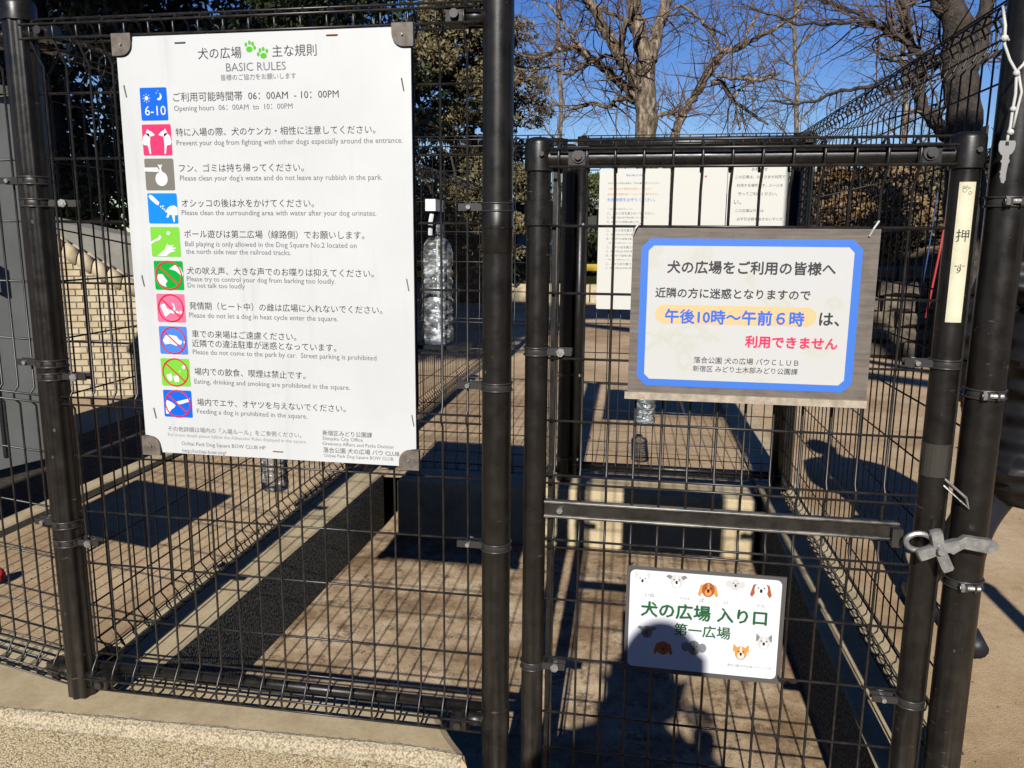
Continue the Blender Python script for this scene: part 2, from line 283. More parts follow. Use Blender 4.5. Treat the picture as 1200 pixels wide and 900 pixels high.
class MB:
    def __init__(s): s.v = []; s.f = []
    def add(s, v, f):
        o = len(s.v); s.v.extend([tuple(p) for p in v]); s.f.extend([tuple(i + o for i in q) for q in f]); return s
    def box(s, a, b):
        x0, y0, z0 = a; x1, y1, z1 = b
        return s.add([(x0,y0,z0),(x1,y0,z0),(x1,y1,z0),(x0,y1,z0),(x0,y0,z1),(x1,y0,z1),(x1,y1,z1),(x0,y1,z1)],
              [(0,3,2,1),(4,5,6,7),(0,1,5,4),(1,2,6,5),(2,3,7,6),(3,0,4,7)])
    def prism(s, poly, z0, z1):      # poly counter-clockwise seen from above
        n = len(poly); v = [(x, y, z0) for x, y in poly] + [(x, y, z1) for x, y in poly]
        return s.add(v, [tuple(range(n))[::-1], tuple(range(n, 2*n))] + [(i, (i+1) % n, n+(i+1) % n, n+i) for i in range(n)])
    def plate(s, poly, y, th=0.0):   # poly in (x,z), facing -y, thickness backwards
        n = len(poly)
        ar = sum(poly[i][0]*poly[(i+1)%n][1]-poly[(i+1)%n][0]*poly[i][1] for i in range(n))
        if ar < 0: poly = poly[::-1]
        if not th: return s.add([(x, y, z) for x, z in poly], [tuple(range(n))])
        v = [(x, y, z) for x, z in poly] + [(x, y+th, z) for x, z in poly]
        return s.add(v, [tuple(range(n)), tuple(range(n, 2*n))[::-1]] + [(i, n+i, n+(i+1) % n, (i+1) % n) for i in range(n)])
    def tube(s, pts, rad, n=6, caps=True, prof=None):
        pts = [Vector(p) for p in pts]; m = len(pts)
        if isinstance(rad, (int, float)): rad = [rad]*m
        t0 = (pts[1]-pts[0]).normalized(); u = t0.orthogonal().normalized(); rings = []
        for i in range(m):
            if i == 0: t = t0
            elif i == m-1: t = (pts[i]-pts[i-1]).normalized()
            else:
                t = (pts[i+1]-pts[i]).normalized()+(pts[i]-pts[i-1]).normalized()
                t = t.normalized() if t.length > 1e-6 else (pts[i]-pts[i-1]).normalized()
            u = u - t*u.dot(t); u = u.normalized() if u.length > 1e-6 else t.orthogonal().normalized(); w_ = t.cross(u)
            for k in range(n):
                a = 2*math.pi*k/n; rr = rad[i]*(prof(a) if prof else 1)
                rings.append(pts[i]+u*(math.cos(a)*rr)+w_*(math.sin(a)*rr))
        f = [(i*n+k, i*n+(k+1) % n, (i+1)*n+(k+1) % n, (i+1)*n+k) for i in range(m-1) for k in range(n)]
        if caps: f += [tuple(range(n))[::-1], tuple(range((m-1)*n, m*n))]
        return s.add(rings, f)
    def lathe(s, prof, c=(0,0,0), n=20):     # prof list of (r, z)
        v = []; m = len(prof)
        for r, z in prof:
            for k in range(n):
                a = 2*math.pi*k/n; v.append((c[0]+r*math.cos(a), c[1]+r*math.sin(a), c[2]+z))
        f = [(i*n+k, i*n+(k+1) % n, (i+1)*n+(k+1) % n, (i+1)*n+k) for i in range(m-1) for k in range(n)]
        f += [tuple(range(n))[::-1], tuple(range((m-1)*n, m*n))]
        return s.add(v, f)
    def mesh(s, name, m, smooth=False):
        me = bpy.data.meshes.new(name); me.from_pydata(s.v, [], s.f); me.materials.append(m)
        if smooth: me.polygons.foreach_set('use_smooth', [True]*len(me.polygons))
        me.update(); return me
    def build(s, name, m, parent=None, smooth=False, loc=None):
        return link(name, s.mesh(name, m, smooth), parent, loc)
def link(name, me, parent=None, loc=None):
    o = bpy.data.objects.new(name, me); C.objects.link(o)
    if parent: o.parent = parent
    if loc is not None: o.location = loc
    return o
def tag(o, label=None, cat=None, group=None, kind=None):
    if label: o['label'] = label
    if cat: o['category'] = cat
    if group: o['group'] = group
    if kind: o['kind'] = kind
    return o
def thing(name, label, cat, loc=(0, 0, 0), rz=0, group=None):
    o = bpy.data.objects.new(name, None); C.objects.link(o); o.location = loc; o.rotation_euler = (0, 0, rz); o.empty_display_size = 0.1
    return tag(o, label, cat, group)
def auto_smooth(o, ang=40):
    me = o.data
    me.polygons.foreach_set('use_smooth', [True]*len(me.polygons))
    try: me.set_sharp_from_angle(angle=math.radians(ang))
    except Exception: pass
    return o

# ------------------------------------------------------------------ setting
UG = 0.23      # upper ground of the dog run above the floor of the entrance pen
g = MB(); g.add([(-400, -60, 0), (400, -60, 0), (400, 800, 0), (-400, 800, 0)], [(0, 1, 2, 3)])
tag(g.build('ground', M['dirt']), kind='structure')
g = MB(); g.add([(-1.16, 1.30, 0.004), (0.62, 1.30, 0.004), (0.62, 3.25, 0.004), (-1.16, 3.25, 0.004)], [(0, 1, 2, 3)])
tag(g.build('floor', M['floor']), kind='structure')
g = MB(); g.add([(-400, 1.75, UG), (-1.3, 1.62, UG), (-1.3, 3.3, UG), (0.62, 3.40, UG), (0.62, 800, UG), (-400, 800, UG)], [(0, 1, 2, 3, 4, 5)])
g.add([(0.62, 3.40, 0), (0.62, 800, 0), (0.62, 800, UG), (0.62, 3.40, UG)], [(0, 1, 2, 3)])
tag(g.build('upper_ground', M['dirt']), kind='structure')

# step slab in front of the fence: smooth top, washed-gravel front
def chamfer_slab(poly, z0, z1, c=0.012):
    m = MB(); n = len(poly); cx = sum(p[0] for p in poly)/n; cy = sum(p[1] for p in poly)/n
    ins = [(x+(cx-x)/math.hypot(cx-x, cy-y)*c*1.4, y+(cy-y)/math.hypot(cx-x, cy-y)*c*1.4) for x, y in poly]
    v = [(x, y, z0) for x, y in poly]+[(x, y, z1-c) for x, y in poly]+[(x, y, z1) for x, y in ins]
    f = [(i, (i+1) % n, n+(i+1) % n, n+i) for i in range(n)]+[(n+i, n+(i+1) % n, 2*n+(i+1) % n, 2*n+i) for i in range(n)]+[tuple(range(2*n, 3*n))]
    return m.add(v, f)
slab_t = thing('stone_step', 'low concrete step with washed gravel front under the sign fence', 'step', (-1.2, 1.5, 0))
rel = lambda P: [(x+1.2, y-1.5) for x, y in P]
front = [(-3.6, 1.36), (-2.3, 1.365), (-1.4, 1.385), (-0.89, 1.405), (-0.44, 1.42), (-0.325, 1.405), (-0.335, 1.44), (-0.375, 1.49), (-0.43, 1.57), (-1.15, 1.60), (-1.3, 1.64), (-3.6, 2.1)]
def inner_pts(P, d):
    n = len(P); out = []
    for i in range(n):
        a, b, c = Vector(P[i-1]), Vector(P[i]), Vector(P[(i+1) % n])
        e1 = (b-a).normalized(); e2 = (c-b).normalized(); nn = Vector((-(e1+e2).y, (e1+e2).x)).normalized()
        out.append((b.x+nn.x*d, b.y+nn.y*d))
    return out
P0 = rel(front); P1 = inner_pts(P0, 0.006); P2 = inner_pts(P0, 0.022); n = len(P0)
b = MB(); v = [(x, y, 0) for x, y in P0]+[(x, y, 0.232) for x, y in P0]+[(x, y, 0.243) for x, y in P1]+[(x, y, 0.2495) for x, y in P2]
b.add(v, [(i, (i+1) % n, n+(i+1) % n, n+i) for i in range(n)]); b.build('gravel_face', M['gravel'], slab_t)
b = MB(); m_ = 170; fx = [i*.013 for i in range(m_)]; rows = []
for i in range(m_):
    x = -2.15+i*.0107; yf = float(np.interp(x, [-3.6, -2.3, -1.4, -0.89, -0.44, -.33], [1.36, 1.365, 1.385, 1.405, 1.42, 1.406])); q = lambda a_: random.uniform(-a_, a_)
    x += 1.2; yf -= 1.5
    rows.append([(x, yf+.001, .216+q(.006)), (x, yf-.004+q(.0022), .222+q(.002)), (x, yf-.003+q(.0022), .236+q(.002)), (x, yf+.005+q(.002), .2465+q(.0014)), (x, yf+.016+q(.002), .2515+q(.0008)), (x, yf+.026+q(.004), .2498)])
b.add([p for r_ in rows for p in r_], [(i*6+k, (i+1)*6+k, (i+1)*6+k+1, i*6+k+1) for i in range(m_-1) for k in range(5)]); b.build('worn_lip', M['lip'], slab_t)
b = MB(); b.add(v, [(k*n+i, k*n+(i+1) % n, (k+1)*n+(i+1) % n, (k+1)*n+i) for k in (1, 2) for i in range(n)]); b.build('edge_chamfer', M['slab'], slab_t)
b = MB(); b.prism(P2, 0.2, 0.250); b.build('top_slab', M['slab'], slab_t)
# scattered pebbles exposed along the worn front edge
b = MB()
for i in range(620):
    x = random.uniform(-1.75, -0.44); yf = np.interp(x, [-3.6, -2.3, -1.4, -0.89, -0.44], [1.36, 1.365, 1.385, 1.405, 1.42])
    z = random.uniform(0.10, 0.240); r = random.uniform(0.0018, 0.0042)
    if z > 0.228: yf += 0.003
    cx, cy = x+1.2, yf-1.5
    pts = [(cx+r*random.uniform(.7, 1.3), cy, z), (cx, cy, z+r*.8), (cx-r*random.uniform(.7, 1.3), cy, z), (cx, cy, z-r*.8), (cx, cy-r*.6, z), (cx, cy+r*.6, z)]
    b.add(pts, [(0, 1, 4), (1, 2, 4), (2, 3, 4), (3, 0, 4)])
tag(b.build('pebble', mat('pale_pebble', (0.5, 0.43, 0.33), 0.8), slab_t), kind='stuff')

def kerb(name, label, x0, y0, x1, y1, z0, z1, face_mat, top_mat):
    t = thing(name, label, 'kerb', (x0, y0, 0))
    wx, wy = x1-x0, y1-y0
    b = MB(); b.add([(0,0,z0),(wx,0,z0),(wx,wy,z0),(0,wy,z0),(0,0,z1-.006),(wx,0,z1-.006),(wx,wy,z1-.006),(0,wy,z1-.006)], [(0,1,5,4),(1,2,6,5),(2,3,7,6),(3,0,4,7)])
    b.build('side_face', face_mat, t)
    c = .007
    b = MB(); b.add([(0,0,z1-.006),(wx,0,z1-.006),(wx,wy,z1-.006),(0,wy,z1-.006),(c,c,z1),(wx-c,c,z1),(wx-c,wy-c,z1),(c,wy-c,z1)], [(0,1,5,4),(1,2,6,5),(2,3,7,6),(3,0,4,7),(4,5,6,7)])
    b.build('top_face', top_mat, t); return t
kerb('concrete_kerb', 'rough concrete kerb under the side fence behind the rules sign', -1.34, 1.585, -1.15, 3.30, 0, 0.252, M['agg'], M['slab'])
kerb('concrete_kerb', 'sunlit buff concrete kerb across the back of the entrance pen', -1.06, 3.22, 0.46, 3.42, 0, 0.250, M['slab'], M['slab'])
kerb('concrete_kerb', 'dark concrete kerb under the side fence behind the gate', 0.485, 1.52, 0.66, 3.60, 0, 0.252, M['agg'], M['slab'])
kerb('concrete_kerb', 'kerb that runs on into the dog run beyond the side fence', 0.485, 3.62, 0.66, 7.2, 0, 0.254, M['slab'], M['slab'])
kerb('concrete_kerb', 'thin pale kerb edging the ground beyond the fluted post', -2.32, 1.9, -2.24, 5.2, 0.1, 0.262, M['slab'], M['slab'])
b = MB(); b.add([(-3.0, 2.15, UG+.004), (-2.32, 2.15, UG+.004), (-2.32, 5.2, UG+.004), (-3.0, 5.2, UG+.004)], [(0, 1, 2, 3)])
tag(b.build('planting_soil', M['soil']), kind='structure')

# ------------------------------------------------------------------ fence panels
PITCH = 0.0509
HZ = [0.279, 0.153, 0.028, -0.098, -0.222, -0.347, -0.472, -0.599, -0.720, -0.850]
Z_TOP, Z_BOT = 0.415+CZ, -1.012+CZ
def vwire_path(ztop, zbot, folds=(), top=True, bottom=True):
    p = []
    if bottom: p += [(0.020, zbot+0.020), (0.020, zbot+0.006), (0.008, zbot-0.004), (-0.012, zbot-0.003), (-0.026, zbot+0.010), (-0.028, zbot+0.028), (-0.018, zbot+0.048), (0.0, zbot+0.070)]
    else: p += [(0, zbot)]
    for z in sorted(folds): p += [(0, z-0.020), (-0.012, z-0.007), (-0.012, z+0.007), (0, z+0.020)]
    if top: p += [(0.0, ztop-0.085), (-0.018, ztop-0.062), (-0.028, ztop-0.042), (-0.030, ztop-0.020), (-0.018, ztop-0.003), (0.002, ztop), (0.020, ztop-0.012), (0.026, ztop-0.034), (0.018, ztop-0.052)]
    else: p += [(0, ztop)]
    return [(0, y, z) for y, z in p]
def fence_panel(name, label, x0, y0, dx, dy, length, group, n_wires, first=0.02, ztop=Z_TOP, zbot=Z_BOT, hz=None, folds=(-0.347,), r=0.0021, cat='fence', rail=True, bulge=1, hr=None, sides=6, toprail=False, botrail=False):
    t = thing(name, label, cat, (x0, y0, 0), math.atan2(dy, dx), group)
    fz = [f+CZ for f in folds]
    path = [(0, y*bulge, z) for _, y, z in vwire_path(ztop, zbot, fz)]
    b = MB(); b.tube(path, r, sides); vm = b.mesh('vertical_wire', M['wire'], True)
    for k in range(n_wires): link('vertical_wire', vm, t, (first+k*PITCH, 0, 0))
    b = MB(); b.tube([(0.0, 0, 0), (length, 0, 0)], hr or r, 6); hm = b.mesh('horizontal_wire', M['wire'], True)
    zs = []
    for z in (hz or HZ):
        z = z+CZ
        if z-CZ in folds or any(abs(z-f) < .001 for f in fz): zs += [(-0.0135*bulge, z-0.008), (-0.0135*bulge, z+0.008)]
        else: zs.append((0.0042*bulge, z))
    zs += [(-0.032*bulge, ztop-0.040), (-0.032*bulge, ztop-0.014), (0.004*bulge, ztop+0.004), (0.030*bulge, ztop-0.034)]
    zs += [(-0.032*bulge, zbot+0.030), (-0.012*bulge, zbot-0.006), (0.024*bulge, zbot+0.012), (0.004*bulge, zbot+0.074)]
    for y, z in zs: link('horizontal_wire', hm, t, (0, y, z))
    if toprail: b = MB(); b.tube([(-.01, 0, 0), (length+.01, 0, 0)], .0165, 14); b.build('top_rail', M['black'], t, True, loc=(0, -.004*bulge, ztop-.028))
    if botrail: b = MB(); b.tube([(-.01, 0, 0), (length+.01, 0, 0)], .0105, 12); b.build('bottom_rail', M['black'], t, True, loc=(0, .010, zbot+.040))
    if rail:
        for x, x2 in ((0.045, -.015), (length-0.045, length+.015)):
            for z in (ztop-0.026, zbot+0.020):
                b = MB(); b.box((-0.017, -0.020, -0.015), (0.017, 0.018, 0.015)); o = b.build('rail_bracket', M['dusty'], t, loc=(x, -0.004*bulge-.006, z))
                b = MB(); b.tube([(0, -0.022, 0), (0, -0.030, 0)], 0.008, 10); b.build('bolt', M['band'], o)
                b = MB(); b.tube([(0, .003, 0), (x2-x, .006, 0)], .0145, 12); b.build('bracket_stub', M['dusty'], o, True)
    return t
FG = 'black mesh fence panels around the dog run entrance'
fence_panel('mesh_fence', 'black mesh fence panel that carries the white rules sign', -1.229, 1.49, 1, 0, 0.915, FG, 18, 0.020, botrail=True, r=.0024)
fence_panel('mesh_fence', 'black mesh fence panel left of the fluted post', -1.285, 1.497, -0.976, 0.217, 0.95, FG, 18, 0.03, bulge=-1, botrail=False, r=.0024)
fence_panel('mesh_fence', 'black mesh side fence running back behind the rules sign', -1.255, 1.53, -.026, 1, 1.80, FG, 35, 0.03, folds=())
fence_panel('mesh_fence', 'black mesh side fence running back behind the gate', 0.604, 1.53, -.020, 1, 1.85, FG, 36, 0.03, bulge=1, folds=())
fence_panel('mesh_fence', 'mesh fence at the back of the pen behind the spray bottle', -1.20, 3.36, 1, 0, 0.83, FG, 16, 0.02)
fence_panel('mesh_fence', 'black mesh fence running further back into the dog run', -1.302, 3.42, -.026, 1, 3.6, FG, 70, 0.03, folds=())

# posts and clamps
def band_clamp(parent, x, y, z, r, ang, arm=0.05, m='band', thick=True):
    """a thin steel band round a post with its bolted lug pointing along ang"""
    b = MB(); n = 20
    for dz in ((-0.007, 0.007) if thick else (0,)):
        pts = [(x+(r+.0015)*math.cos(2*math.pi*k/n), y+(r+.0015)*math.sin(2*math.pi*k/n), z+dz) for k in range(n+1)]
        b.tube(pts, 0.0022, 5, caps=False)
    b.lathe([(r+.0006, -.008), (r+.0012, -.007), (r+.0012, .007), (r+.0006, .008)], (x, y, z), 20)
    o = b.build('clamp_band', M[m], parent, True)
    ca, sa = math.cos(ang), math.sin(ang); b = MB()
    def P(u, v, w_): return (x+ca*u-sa*v, y+sa*u+ca*v, z+w_*.75)
    for v0 in (-0.010, 0.006):
        c = [P(r-.002, v0, -.009), P(r+arm, v0, -.009), P(r+arm, v0+.004, -.009), P(r-.002, v0+.004, -.009), P(r-.002, v0, .009), P(r+arm, v0, .009), P(r+arm, v0+.004, .009), P(r-.002, v0+.004, .009)]
        b.add(c, [(0,3,2,1),(4,5,6,7),(0,1,5,4),(1,2,6,5),(2,3,7,6),(3,0,4,7)])
    b.build('clamp_lug', M[m], o)
    b = MB(); b.tube([P(r+arm*.55, -.018, 0), P(r+arm*.55, .016, 0)], 0.0045, 8); b.tube([P(r+arm*.55, -.017, 0), P(r+arm*.55, -.011, 0)], 0.0085, 6)
    b.build('clamp_bolt', M['steel'], o)
def post(label, x, y, z0, z1, r, mat_='black', cap=True, sleeves=(), clamps=(), fluted=False, group='black steel fence posts', foot=None):
    t = thing('fence_post', label, 'fence post', (x, y, 0), 0, group)
    b = MB()
    if fluted: b.tube([(0, 0, z0), (0, 0, z1)], r, 48, prof=lambda a: 1+0.075*math.cos(8*a))
    else: b.tube([(0, 0, z0), (0, 0, z1)], r, 32)
    auto_smooth(b.build('pole', M[mat_], t), 60)
    if cap:
        b = MB(); b.lathe([(r+.004, -.03), (r+.004, -.002), (r+.002, .006), (r*.8, .013), (r*.4, .017), (.001, .018)], (0, 0, z1), 32); auto_smooth(b.build('cap', M['black'], t), 50)
    for za, zb, dr in sleeves:
        b = MB(); b.lathe([(r+.0002, za-.0015), (r+dr, za), (r+dr, zb), (r+.0002, zb+.0015)], n=32); auto_smooth(b.build('sleeve', M[mat_], t), 40)
    for c in clamps: band_clamp(t, 0, 0, c[0], r, c[1], *(c[2:]))
    if foot:
        b = MB(); b.lathe([(foot+.02, 0), (foot+.015, .03), (foot*.8, .045), (r, .05)], n=14); b.build('footing', M['gravel'], t)
    return t
Zf = lambda px, py, Y=1.49: at(px, py, Y).z
PI = math.pi
post('black fluted post standing on the concrete step', -1.255, 1.492, 0.25, Z_TOP+.03, 0.029, 'dusty', fluted=True,
     clamps=[(Zf(40, 212), PI, .045), (Zf(45, 238), 0.2, .055), (Zf(62, 425), PI, .05), (Zf(64, 440), 0.0, .055), (Zf(78, 612), PI, .045), (Zf(80, 633), 0.0, .05)])
post('thick black post between the rules sign and the gate', -0.286, 1.49, 0, 2.6, 0.0283, 'dusty', cap=False,
     sleeves=[(Zf(583, 296), Zf(583, 241), .0014), (Zf(583, 268), Zf(583, 266), .003), (Zf(577, 853), Zf(577, 826), .0015)],
     clamps=[(Zf(583, 243), PI, .045), (Zf(581, 452), PI, .05), (Zf(579, 638), PI, .05)])
post('tall black post at the latch side of the gate, key hanging on it', 0.583, 1.49, 0, 2.6, 0.0315, 'dusty', cap=False, foot=.05,
     clamps=[(Zf(1175, 237), -PI/2, .01), (Zf(1158, 460), -PI/2, .01), (Zf(1135, 680), -PI/2, .01)])
post('slim black post inside the pen beside the notices', -0.345, 3.36, 0.0, 1.655, 0.03, 'black', sleeves=[(1.12, 1.3, .003)], clamps=[(0.72, 0, .05), (0.35, 0, .05), (1.35, 0, .05)])
post('black corner post at the far end of the gate side fence', 0.585, 3.42, 0.0, 1.700, 0.035, 'black')
post('black post at the far corner behind the rules sign', -1.255, 3.37, 0.0, Z_TOP+.03, 0.03, 'black')
post('black post far back along the dog run fence', -1.255, 7.05, 0.2, Z_TOP+.03, 0.03, 'black')

# ------------------------------------------------------------------ front gate
GX0, GX1, GY = -0.209, 0.514, 1.49
gate = thing('entrance_gate', 'black mesh entrance gate with silver latch and two notices', 'gate', (GX0, GY, 0))
gx = lambda X: X-GX0
GT = 0.172+CZ
for (X, r, nm) in ((GX0, 0.0222, 'hinge_stile'), (GX1, 0.0235, 'latch_stile')):
    b = MB(); b.tube([(gx(X), 0, 0.10), (gx(X), 0, GT-.01)], r, 32); st = auto_smooth(b.build(nm, M['dusty'], gate), 60)
    b = MB(); b.lathe([(r+.0005, -.052), (r+.0045, -.050), (r+.0045, -.002), (r+.003, .004), (r*.7, .009), (.001, .010)], (gx(X), 0, GT), 32); auto_smooth(b.build('cap', M['black'], st), 50)
    b = MB(); b.tube([(gx(X)+.008, -r-.009, GT-.022), (gx(X)+.008, -r-.002, GT-.022)], .0045, 8); b.build('screw', M['band'], st)
b = MB(); b.lathe([(.0222, -.024), (.0262, -.022), (.0262, .022), (.0222, .024)], (0, 0, Zf(632, 250)), 32); auto_smooth(b.build('collar', M['black'], gate))
path = vwire_path(GT, 0.16, [-0.457+CZ, -0.588+CZ])
b = MB(); b.tube(path, 0.0025, 6); vm = b.mesh('vertical_wire', M['wire'], True)
for k in range(13): link('vertical_wire', vm, gate, (gx(-0.1703+k*0.0503), 0, 0))
b = MB(); b.tube([(gx(-0.186), 0, 0), (gx(0.489), 0, 0)], 0.0025, 6); hm = b.mesh('horizontal_wire', M['wire'], True)
for y, z in [(-.0042, .024), (-.0042, -.099), (-.0042, -.222), (-.0042, -.343), (-.0135, -.449), (-.0135, -.465), (-.0135, -.580), (-.0135, -.596), (-.0042, -.709), (-.0042, -.835), (-.0042, -.957), (-.0042, -1.04)]:
    link('horizontal_wire', hm, gate, (0, y, z+CZ))
for y, z in ((-.032, -.045), (-.032, -.014), (.004, .004), (.03, -.034)): link('horizontal_wire', hm, gate, (0, y, GT+z))
b = MB(); b.tube([(gx(-0.19), -.002, GT-.028), (gx(0.49), -.002, GT-.028)], 0.0175, 18); auto_smooth(b.build('top_rail', M['black'], gate), 60)
for X in (-0.135, 0.448):
    b = MB(); b.box((-.018, -.024, -.0175), (.018, .02, .0175)); o = b.build('rail_bracket', M['black'], gate, loc=(gx(X), -.004, GT-.027))
    b = MB(); b.tube([(0, -.024, 0), (0, -.027, 0)], .0115, 16); b.tube([(0, -.027, 0), (0, -.033, 0)], .007, 8); b.build('bolt', M['band'], o)
# mid rail: a U-channel (lips above and below the sunk web)
b = MB(); zt, zb = -.500+CZ, -.537+CZ
b.box((gx(-.188), -.010, zb+.004), (gx(.462), .008, zt-.004)); mr_ = b.build('mid_rail', M['midrail'], gate)
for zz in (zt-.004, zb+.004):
    b = MB(); b.tube([(gx(-.188), -.012, zz), (gx(.462), -.012, zz)], .0034, 10); auto_smooth(b.build('rail_lip', M['lipglint'], mr_), 50)
b = MB(); b.tube([(gx(-.157), -.010, zb+.018), (gx(-.157), -.021, zb+.018)], .006, 8); b.build('bolt', M['steel'], mr_)
for X, z in ((-.209, Zf(625, 776)), (-.209, Zf(630, 411))): band_clamp(gate, gx(X), 0, z, .0222, 0, .045, 'band')
for X, z in ((.514, Zf(1115, 426)), (.514, Zf(1070, 820))): band_clamp(gate, gx(X), 0, z, .0235, PI, .045, 'band')
b = MB(); b.box((gx(-.1835), .004, .1), (gx(-.1755), .03, GT-.03)); b.build('edge_strip', M['black'], gate)
b = MB(); b.box((gx(.5400), .002, .14), (gx(.5435), .026, GT+.02)); b.build('edge_strip', M['black'], gate)
# silver latch: hook ring, four-armed turn handle and lever
def stadium(x0, x1, z, r, n=8):
    return [(x0+r*math.cos(a), z+r*math.sin(a)) for a in [PI/2+PI*k/n for k in range(n+1)]]+[(x1+r*math.cos(a), z+r*math.sin(a)) for a in [-PI/2+PI*k/n for k in range(n+1)]]
lz = -0.527+CZ
lat = MB(); lat.box((gx(.448), -.026, lz-.017), (gx(.466), -.010, lz+.017)); lat = lat.build('latch', M['band'], gate)
b = MB(); ringp = [(gx(.487)+.020*math.cos(a)*1.1, -.046, lz+.004+.0155*math.sin(a)) for a in [2*PI*k/24 for k in range(25)]]
b.tube(ringp, .0052, 8, caps=False); auto_smooth(b.build('latch_ring', M['steel'], lat))
b = MB(); hc = (gx(.517), -.054, lz-.003)
def arm(b, ang, L, r0, r1, y=-.054, cx=None, cz=None):
    x, z = hc[0], hc[2]; dx, dz = math.cos(ang), math.sin(ang)
    pts = [(x+dx*L*k/6, y+(.004 if k > 3 else 0), z+dz*L*k/6) for k in range(7)]
    b.tube(pts, [r0, r0*.9, r0*.8, r0*.78, r1*.95, r1, r1*.55], 10)
lob = [(math.radians(104), .036), (math.radians(205), .038), (math.radians(-64), .046), (math.radians(20), .036)]
def star(scale, dr):
    P = []
    for k in range(72):
        th = 2*PI*k/72; r = .0135
        for a_, L_ in lob:
            d_ = abs((th-a_+PI) % (2*PI)-PI); hw = .0105
            if d_ < PI/2 and math.sin(d_) > 0: r = max(r, min(L_, hw/math.sin(d_)) if d_ > .05 else L_)
            elif d_ <= .05: r = max(r, L_)
        r = max(.004, r+dr); P.append((hc[0]+r*math.cos(th), hc[2]+r*math.sin(th)))
    return P
b = MB(); o1, o2 = star(1, 0), star(1, -.0032); n_ = 72
b.add([(x, -.050, z) for x, z in o1]+[(x, -.058, z) for x, z in o1]+[(x, -.0615, z) for x, z in o2], [((k+1) % n_+q*n_, k+q*n_, k+(q+1)*n_, (k+1) % n_+(q+1)*n_) for q in (0, 1) for k in range(n_)]+[tuple(range(2*n_, 3*n_))[::-1], tuple(range(n_))])
auto_smooth(b.build('latch_handle', M['steel'], lat), 45)
b = MB(); b.tube([(hc[0], -.072, hc[2]), (hc[0], -.040, hc[2])], .0065, 10); b.build('latch_pin', M['steel'], lat)
b = MB()
lp = [(.522, lz-.002), (.540, lz+.010), (.556, lz+.024), (.600, lz+.020), (.612, lz+.012), (.610, lz+.000), (.596, lz-.004), (.556, lz+.002), (.540, lz-.010)]
b.plate([(gx(x), z) for x, z in lp], -.060, .012); b.build('latch_lever', M['steel'], lat)
b = MB(); b.tube([(gx(.518), -.012, Zf(1108, 553)), (gx(.56), -.035, Zf(1150, 578)), (gx(.566), -.035, Zf(1157, 590)), (gx(.52), -.015, Zf(1110, 562))], .0022, 6); b.build('strike_loop', M['steel'], gate)
b = MB(); # worn patch of clear tape on the latch stile
b.lathe([(.0240, -.030), (.0242, -.029), (.0242, .029), (.0240, .030)], (gx(GX1), 0, Zf(1097, 537)), 24); b.build('clear_tape', mat('dull_clear_tape', (0.05, 0.047, 0.04), 0.12), gate)

# inner gate at the back of the pen
ig = thing('inner_gate', 'black mesh inner gate hung with paper notices', 'gate', (-0.30, 3.36, 0))
path = vwire_path(1.70, 0.30, [-0.347+CZ]); b = MB(); b.tube(path, .0021, 6); vm = b.mesh('vertical_wire', M['wire'], True)
for k in range(17): link('vertical_wire', vm, ig, (.03+k*.0503, 0, 0))
b = MB(); b.tube([(0, 0, 0), (.87, 0, 0)], .0021, 6); hm = b.mesh('horizontal_wire', M['wire'], True)
for z in HZ[:-1]+[-.86]: link('horizontal_wire', hm, ig, (0, .004, z+CZ))
for y, z in ((-.032, 1.665), (-.032, 1.69), (.004, 1.704), (.03, 1.668), (-.032, .33), (-.012, .296), (.024, .31), (.004, .37)): link('horizontal_wire', hm, ig, (0, y, z))
for z in (1.673, 0.322):
    b = MB(); b.tube([(0, -.002, z), (.87, -.002, z)], .0165, 12); b.build('rail', M['black'], ig, True)
for x in (0.005, .845):
    b = MB(); b.tube([(x, 0, .28), (x, 0, 1.70)], .02, 16); b.build('stile', M['black'], ig, True)

# ------------------------------------------------------------------ print helpers
def text(body, x0, x1, zc, y, m, parent, off, bold=0.0, zx=None):
    """one line of print as flat lettering between x0 and x1, centred on height zc"""
    cu = bpy.data.curves.new('lettering', 'FONT'); cu.body = body; cu.resolution_u = 2; cu.offset = 0
    o = bpy.data.objects.new('tmp', cu); C.objects.link(o)
    me = bpy.data.meshes.new_from_object(o.evaluated_get(bpy.context.evaluated_depsgraph_get()))
    bpy.data.objects.remove(o); bpy.data.curves.remove(cu)
    if bold:
        v0 = [v_.co.copy() for v_ in me.vertices]; f0 = [tuple(p_.vertices) for p_ in me.polygons]; N_ = len(v0); vv_, ff_ = [], []
        for k_, (a_, c_) in enumerate(((0, 0), (-1, 0), (1, 0), (0, 1), (0, -1))):
            vv_ += [(q_.x+a_*bold, q_.y+c_*bold, k_*.006) for q_ in v0]; ff_ += [tuple(i_+k_*N_ for i_ in f_) for f_ in f0]
        me = bpy.data.meshes.new('lettering'); me.from_pydata(vv_, [], ff_)
    n = len(me.vertices); co = np.empty(n*3); me.vertices.foreach_get('co', co); co = co.reshape(-1, 3)
    lo, hi = co.min(0), co.max(0); s = (x1-x0)/(hi[0]-lo[0]); zm = (lo[1]+hi[1])/2
    out = np.stack([x0-off[0]+(co[:, 0]-lo[0])*s, y-off[1]-co[:, 2]*s*.25, zc-off[2]+(co[:, 1]-zm)*s*(zx or 1)], 1)
    me.vertices.foreach_set('co', out.ravel()); me.materials.clear(); me.materials.append(m); me.update(); me.name = 'lettering'
    return link('lettering', me, parent)
def circ(cx, cz, r, n=20, rz=None, a0=0): return [(cx+r*math.cos(a0+2*PI*k/n), cz+(rz or r)*math.sin(a0+2*PI*k/n)) for k in range(n)]
